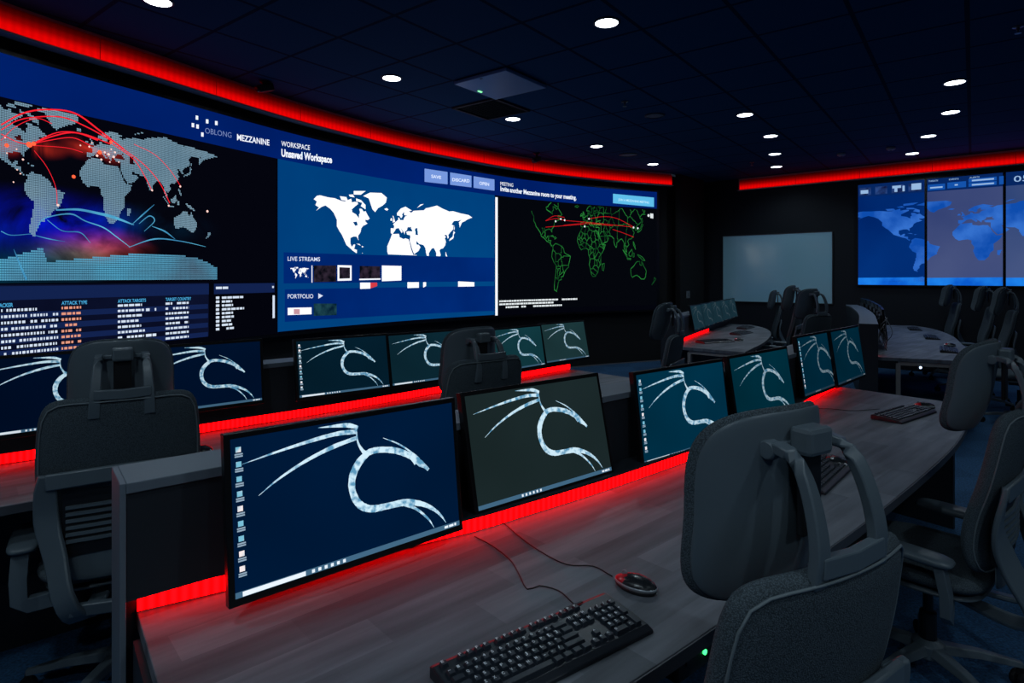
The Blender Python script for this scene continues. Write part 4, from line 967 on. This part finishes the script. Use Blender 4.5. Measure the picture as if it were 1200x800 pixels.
red_p = pr('red_plastic', (190, 20, 35), .25); silver = pr('silver_plastic', (150, 158, 166), .3, .3)
def mouse(loc, rz, label, group='wired mice'):
    t = thing('mouse', label, 'mouse', loc, rz, group); a, b, h = .031, .054, .034
    def dome(u, v, k=1.0, z0=.0):
        return None
    def hgt(x, y):  # top height
        q = max(0, 1-(x/a)**2*.75-((y)/b)**2*.9); return .010+(h-.010)*q**.6
    def ring(r, z, sy=1): return [Vector((a*r*math.cos(th)*(1-.12*max(0, math.sin(th))), b*r*math.sin(th), z)) for th in [2*math.pi*k/28 for k in range(28)]]
    MB().rings([ring(.90, 0), ring(.97, .004), ring(1.0, .010)]).build('base', plastic_dark, t, smooth=True)
    MB().rings([ring(1.0, .010), ring(1.015, .013), ring(.99, .0165)]).build('side_band', silver, t, smooth=True)
    def shell(sel):
        m = MB(); N = 12; M = 28
        for i in range(N):
            for k in range(M):
                th0, th1 = 2*math.pi*k/M, 2*math.pi*(k+1)/M
                if not sel((th0+th1)/2, (i+.5)/N): continue
                q = []
                for r, th in ((i/N, th0), ((i+1)/N, th0), ((i+1)/N, th1), (i/N, th1)):
                    x = a*r*math.cos(th)*(1-.12*max(0, math.sin(th)))*.99; y = b*r*math.sin(th)*.99
                    q.append(Vector((x, y-.0*h, .0160+(h-.016)*(1-r**2.3)**.75*(1-.25*(r*math.sin(th)) if math.sin(th) > 0 else 1))))
                m.add(q, [(0, 1, 2, 3)])
        return m
    front = lambda th, r: math.sin(th)*r > .38
    o = shell(lambda th, r: not front(th, r)).build('shell', pr('mouse_black', (32, 36, 40), .25), t, smooth=True)
    o = shell(front).build('button', red_p, t, smooth=True); o['label'] = 'red front buttons'
    MB().lathe((0, b*.55, .030), [(.002, -.003), (.0065, -.003), (.0075, 0), (.0065, .003), (.002, .003)], 14, Matrix.Rotation(R(90), 3, 'Y')).build('scroll_wheel', silver, t)
    return t
def dsk(px, py, z=DZ): p = on_plane(px, py, z); return p
# near keyboard: back-left (506,778), back-right (705,694) on its top
ZK = DZ+.024
kl, kr = on_plane(506, 778, ZK), on_plane(705, 694, ZK); d = (kr-kl); ang = math.atan2(d.y, d.x); mid = (kl+kr)/2; fw = Vector((-math.sin(ang), math.cos(ang), 0))
kc = mid-fw*KD/2; kc.z = DZ+.0005
keyboard(tuple(kc), ang, 'nearest black keyboard in front of the two large monitors')
kp = dsk(962, 556); keyboard((kp.x, kp.y, DZ+.0005), R(48), 'black keyboard seen through the big headrest arms', False)
kp = dsk(1060, 487); keyboard((kp.x, kp.y, DZ+.0005), R(36), 'black keyboard near the far right end of the nearest desk', False)
for (px, py, a_, l) in [(1112, 411, 55, 'keyboard at the near end of the far right desk'), (1092, 396, 58, 'second keyboard on the far right desk'), (1072, 386, 60, 'far keyboard on the far right desk'),
                        (838, 401, 25, 'nearest keyboard on the desk before the whiteboard'), (869, 391, 50, 'middle keyboard on the desk before the whiteboard'), (874, 384.5, 55, 'farthest keyboard on the desk before the whiteboard')]:
    kp = dsk(px, py); keyboard((kp.x, kp.y, DZ+.0005), R(a_), l, False)
for (px, py, a_, l) in [(745, 690, 52, 'red and black mouse right of the nearest keyboard'), (980, 545, 35, 'red and black mouse seen through the big headrest arms'), (1083, 478, 70, 'mouse behind the keyboard at the far right end of the nearest desk'),
                        (238, 531, 60, 'mouse on the second desk beside the left chair'), (866, 399, 60, 'mouse on the desk before the whiteboard'), (1113, 405.5, 60, 'mouse on the far right desk')]:
    kp = dsk(px, py); mouse((kp.x, kp.y, DZ+.0005), R(a_), l)
cab_m = pr('cable_black', (20, 20, 22), .45)
def cable(pts, label, r=.0016, z=DZ, name='cable'):
    P = [on_plane(x, y, z+r+.0006) for x, y in pts]
    P = [p for p in catmull(P, .015)]
    m = MB(); o = P[0].copy(); m.tube([p-o for p in P], r, 6)
    ob = m.build(name, cab_m, smooth=True); ob.location = o; return tag(ob, label, 'cable', 'thin cables on the nearest desk')
cable([(672, 707), (655, 692), (632, 686), (618, 690), (608, 672), (598, 656), (578, 640), (556, 628)], 'thin keyboard cable bent across the nearest desk')
cable([(717.5, 675), (695, 663), (664, 661), (632, 645), (607, 627), (590, 612)], 'thin mouse cable running under the grey-green monitor')
cable([(500, 622), (494, 634), (482, 641), (470, 640)], 'short cable loop under the largest monitor')
cable([(950, 478), (975, 479), (1000, 481), (1031, 479)], 'cable of the keyboard at the far right end of the nearest desk')
# tangled cables behind the far right monitors
m = MB(); o = C4.pt(1.0, DZ+.1, .10)
for k in range(26):
    s = .25+random.random()*2.6; p = C4.pt(s, DZ+.02+random.random()*.05, .04+random.random()*.06); q = C4.pt(s+random.uniform(-.2, .2), DZ+.22+random.random()*.16, .05+random.random()*.04)
    mid = (p+q)/2+Vector((random.uniform(-.04, .04), random.uniform(-.08, .08), random.uniform(-.06, .06))); m.tube([v-o for v in catmull([p, mid, q], .04)], .004, 5)
ob = m.build('cable_bundle', pr('cable_grey', (110, 112, 118), .5), smooth=True); ob.location = o
tag(ob, 'tangle of grey cables behind the far right monitors', 'cables', kind='stuff')
# computer under the nearest desk with a green light
g = on_plane(827, 764, .655)
t = thing('power_box', 'small black box hung under the nearest desk with a green light', 'power box', (g.x, g.y, 0), R(40))
MB().box((-.02, .065, .662), (.16, .12, .085)).build('case', desk_black, t, bevel=.006)
MB().box((-.02, .065, .7105), (.05, .10, .013)).build('bracket', chrome, t)
MB().lathe((0, .004, .655), [(.006, 0), (.006, .004), (.002, .005)], 12, Matrix.Rotation(R(90), 3, 'X')).build('power_light', em((60, 255, 120), 3), t)
MB().box((-.05, .004, .66), (.04, .003, .02)).build('socket', plastic_dark, t)
# small white light under the far right desk
g = C4.pt(.02, 0, .32)
t = thing('under_desk_light', 'tiny bluish white light below the far right desk', 'light', (g.x, g.y, DZ-.075)) 
MB().box((0, 0, 0), (.05, .03, .02)).build('housing', plastic_dark, t); MB().lathe((0, -.018, 0), [(.011, 0), (.011, .004), (.003, .006)], 12, Matrix.Rotation(R(90), 3, 'X')).build('lens', em((190, 215, 255), 4), t)
# ------------------------------------------------------------------ chairs
def make_chair():
    t = thing('task_chair', '', 'chair')
    # seat
    def seat_fn(a, b): return (.245*a, .03+.235*b-.01*abs(a)**3, .455-.018*max(0, b)**3-.012*(1-a*a)+.0)
    MB().patch(seat_fn, .075, 16, 4, 6).build('seat', cloth, t, smooth=True)
    MB().patch(lambda a, b: (.225*a, .02+.215*b, .405), .03, 10, 4, 6).build('seat_pan', plastic, t, smooth=True)
    # backrest: profile in (y,z)
    prof = [(.50, -.205), (.60, -.190), (.70, -.204), (.80, -.236), (.92, -.262), (1.06, -.284)]
    def py(z):
        for (z0, y0), (z1, y1) in zip(prof, prof[1:]):
            if z <= z1: k = (z-z0)/(z1-z0); k = max(-.2, k); return y0+(y1-y0)*k
        return prof[-1][1]-(z-prof[-1][0])*.45
    def hw(z): return .216+.020*math.sin((z-.5)/.60*math.pi)-.06*max(0, .62-z)
    def back_fn(a, b):
        z = .780+.278*b; y = sum(py(z+dz) for dz in (-.03, 0, .03))/3
        return (hw(z)*a, y+.040*abs(a)**2.2, z)
    MB().patch(back_fn, .050, 24, 9, 14).build('backrest', cloth, t, smooth=True)
    def edge(fn, e, off, n=64, ex=9):
        out = []
        for k in range(n+1):
            th = 2*math.pi*k/n; r = (abs(math.cos(th))**ex+abs(math.sin(th))**ex)**(-1/ex); a, b = e*r*math.cos(th), e*r*math.sin(th); p = Vector(fn(a, b)); out.append(p+Vector((0, -off, -off*.2)))
        return out
    MB().tube(edge(back_fn, .962, .0215), .0026, 6).build('piping', piping, t, smooth=True)
    # plastic back frame: bridge under the upper back and two arms sweeping down
    m = MB()
    for sx in (-1, 1):
        P = catmull([(sx*.198, -.258, .818), (sx*.206, -.254, .77), (sx*.206, -.242, .70), (sx*.200, -.244, .64), (sx*.178, -.270, .55), (sx*.158, -.318, .45), (sx*.130, -.325, .385), (sx*.10, -.275, .350), (sx*.07, -.17, .350), (sx*.05, -.05, .365)], .03)
        sc_ = [(1.0+.35*math.sin(min(1, i/len(P)*1.2)*math.pi), 1) for i in range(len(P))]
        m.sweep(P, [(-.027, -.009), (.027, -.009), (.027, .009), (-.027, .009)], up=(0, .6, .8), scale=sc_)
    m.sweep([(-.206, -.262, .796), (-.10, -.272, .800), (0, -.276, .802), (.10, -.272, .800), (.206, -.262, .796)], [(-.009, -.026), (.009, -.026), (.009, .026), (-.009, .026)])
    m.sweep([(-.14, -.322, .40), (0, -.328, .385), (.14, -.322, .40)], [(-.012, -.02), (.012, -.02), (.012, .02), (-.012, .02)])
    m.build('back_frame', plastic, t, bevel=.005, crease=True)
    m = MB(); m.rings([[(-.165, -.236, z), (-.08, -.244, z), (0, -.248, z), (.08, -.244, z), (.165, -.236, z), (.165, -.215, z), (0, -.225, z), (-.165, -.215, z)] for z in (.54, .765)])
    m.build('lumbar_cover', plastic_dark, t)
    for k in range(6):
        z = .590+.022*k; MB().sweep([(-.155, -.241, z), (-.075, -.249, z), (0, -.253, z), (.075, -.249, z), (.155, -.241, z)], [(-.005, -.005), (.005, -.005), (.005, .005), (-.005, .005)]).build('lumbar_slat', plastic, t)
    MB().patch(lambda a, b: (.155*a, -.240+.015*a*a, .505+.056*b), .010, 8, 5, 6).build('lower_back_panel', plastic, t, smooth=True)
    # headrest
    hz, hy, HH = 1.118, -.190, .163
    def head_fn(a, b):
        th = a*R(56); z = b*HH
        x = .192*math.sin(th)*(1+.05*(b < 0)*-b); y = .20*(1-math.cos(th))+.035*b*b*(b < 0)-.012*b
        c_, s_ = math.cos(R(-9)), math.sin(R(-9))
        return (x, hy+c_*y-s_*z*.4, hz+s_*y+z)
    hr = MB().patch(head_fn, .024, 22, 3.8, 8).build('headrest', cloth, t, smooth=True)
    def shell(a, b):
        p = Vector(head_fn(a*.965, b*.965)); p.y -= .013; return tuple(p)
    MB().patch(shell, .010, 22, 3.8, 10).build('headrest_shell', plastic, hr, smooth=True)
    for sx in (-1, 1):
        P = catmull([(sx*.078, -.290, 1.035), (sx*.076, -.294, 1.09), (sx*.073, -.282, 1.15), (sx*.070, -.262, 1.197), (sx*.068, -.240, 1.220), (sx*.066, -.212, 1.224)], .012)
        m = MB(); m.sweep(P, [(-.013, -.009), (.013, -.009), (.013, .009), (-.013, .009)], up=(0, .7, .7), scale=[(1.3-.45*i/len(P), 1) for i in range(len(P))])
        m.lathe((sx*.066, -.202, 1.218), [(.006, -.013), (.016, -.012), (.016, .012), (.006, .013)], 16, Matrix.Rotation(R(90), 3, 'Y')); m.build('headrest_arm', plastic, t, bevel=.003, crease=True)
    m = MB(); m.sweep([(-.080, -.296, 1.066), (0, -.300, 1.063), (.080, -.296, 1.066)], [(-.009, -.016), (.009, -.016), (.009, .016), (-.009, .016)]); m.build('headrest_bracket', plastic, t, bevel=.003)
    m = MB(); m.sweep([(-.056, -.206, 1.222), (0, -.206, 1.222), (.056, -.206, 1.222)], [(-.007, -.007), (.007, -.007), (.007, .007), (-.007, .007)]); m.build('headrest_hinge', plastic, t, bevel=.003)
    MB().box((0, -.230, 1.232), (.062, .040, .046)).build('headrest_clip', plastic, t, bevel=.008)
    MB().box((0, -.226, 1.150), (.052, .012, .150)).build('headrest_slider', plastic_dark, t, bevel=.004)
    # armrests
    for sx in (-1, 1):
        m = MB(); P = [(sx*.16, -.10, .362), (sx*.262, -.12, .366), (sx*.285, -.12, .383), (sx*.288, -.118, .45), (sx*.284, -.10, .535)]
        m.sweep(P, [(-.024, -.015), (.024, -.015), (.024, .015), (-.024, .015)], up=(0, 1, 0)); ar = m.build('armrest', plastic, t, bevel=.006, crease=True)
        def pad(a, b, sx=sx): return (sx*.278+.046*a, -.015+.125*b, .552+.004*b)
        MB().patch(pad, .032, 10, 4.5, 6).build('arm_pad', plastic, ar, smooth=True)
    MB().lathe((0, 0, 0), [(.05, .35), (.055, .385), (.02, .39)], 16).build('tilt_mechanism', plastic_dark, t)
    MB().box((0, -.03, .375), (.16, .24, .045)).build('mechanism_box', plastic_dark, t, bevel=.01)
    MB().lathe((0, 0, 0), [(.028, .10), (.028, .24), (.017, .245), (.017, .36)], 16).build('gas_cylinder', plastic_dark, t, smooth=False)
    m = MB(); m.lathe((0, 0, 0), [(.035, .075), (.055, .08), (.055, .125), (.032, .14)], 20)
    cs = []
    for k in range(5):
        th = 2*math.pi*k/5+.3; dx, dy = math.cos(th), math.sin(th)
        m.sweep([(dx*.04, dy*.04, .112), (dx*.17, dy*.17, .105), (dx*.305, dy*.305, .082)], [(-.028, -.016), (.028, -.016), (.018, .014), (-.018, .014)], scale=[1.1, .85, .6]); cs.append((dx*.30, dy*.30, th))
    m.build('star_base', plastic, t, bevel=.004)
    for x, y, th in cs:
        q = Matrix.Rotation(th+.5, 3, 'Z') @ Matrix.Rotation(R(90), 3, 'X'); m = MB(); off = Matrix.Rotation(th+.5, 3, 'Z') @ Vector((0, .014, 0))
        for s_ in (-1, 1): m.lathe(Vector((x, y, .029))+off*s_, [(.006, -.008), (.028, -.008), (.029, 0), (.028, .008), (.006, .008)], 16, q)
        m.box((x, y, .058), (.022, .022, .03)); m.build('caster', rubber, t, bevel=.001)
    return t
chair0 = make_chair()
chairs = [((.378, 1.190), 30, 0.0, 'large chair in the right foreground seen from behind, oval headrest and woven back', None),
          ((-1.447, 2.235), 33, 0.05, 'chair at the left seen squarely from behind, in front of the second desk', None),
          ((-.285, 3.06), 40, .06, 'chair at the middle of the second desk, only headrest and upper back showing', None),
          ((1.57, 2.27), 42, 0.0, 'chair at the right edge seen from its side with curved back frame', None),
          ((6.30, 8.95), 64, .06, 'far chair whose headrest stands below the middle portrait screen', None),
          ((5.85, 7.75), 60, .06, 'chair at the far right desk, second from the right edge of the photo', None),
          ((5.45, 6.95), 58, .06, 'chair at the far right desk touching the right edge of the photo', None),
          ((5.10, 6.05), 55, .06, 'chair at the near end of the far right desk, mostly outside the photo', None),
          ((3.42, 7.75), 55, .07, 'chair before the whiteboard with its headrest standing clear against the board', None),
          ((3.10, 6.55), 30, .05, 'chair before the lower right corner of the whiteboard', None),
          ((4.26, 10.2), 70, -.05, 'small far chair below the middle of the whiteboard', None),
          ((1.18, 5.25), 60, -.04, 'dark chair in the aisle left of the red lit desk before the whiteboard', None)]
for k, ((x, y), a_, dz, lb, _) in enumerate(chairs):
    t = chair0 if k == 0 else copy_tree(chair0)
    t['label'] = lb; t['group'] = 'high-backed task chairs'; t.location = (x, y, 0); t.rotation_euler = (0, 0, R(a_))
    drop, nod = {1: (.045, 0), 3: (.005, 7), 2: (.085, 4)}.get(k, (-.04, 8) if k > 3 else (0, 0))
    # seat height: everything above the gas spring is raised
    for ch in t.children:
        if ch.name.split('.')[0] not in ('star_base', 'caster', 'gas_cylinder'): ch.location.z += dz
        if ch.name.startswith('headrest') and 'bracket' not in ch.name and drop: ch.location.z -= drop
        if ch.name.split('.')[0] == 'headrest' and nod:
            pv = Vector((0, -.20, 1.215)); q = Matrix.Rotation(R(nod), 3, 'X'); ch.rotation_euler = (R(nod), 0, 0); ch.location = Vector(ch.location)+pv-q @ pv
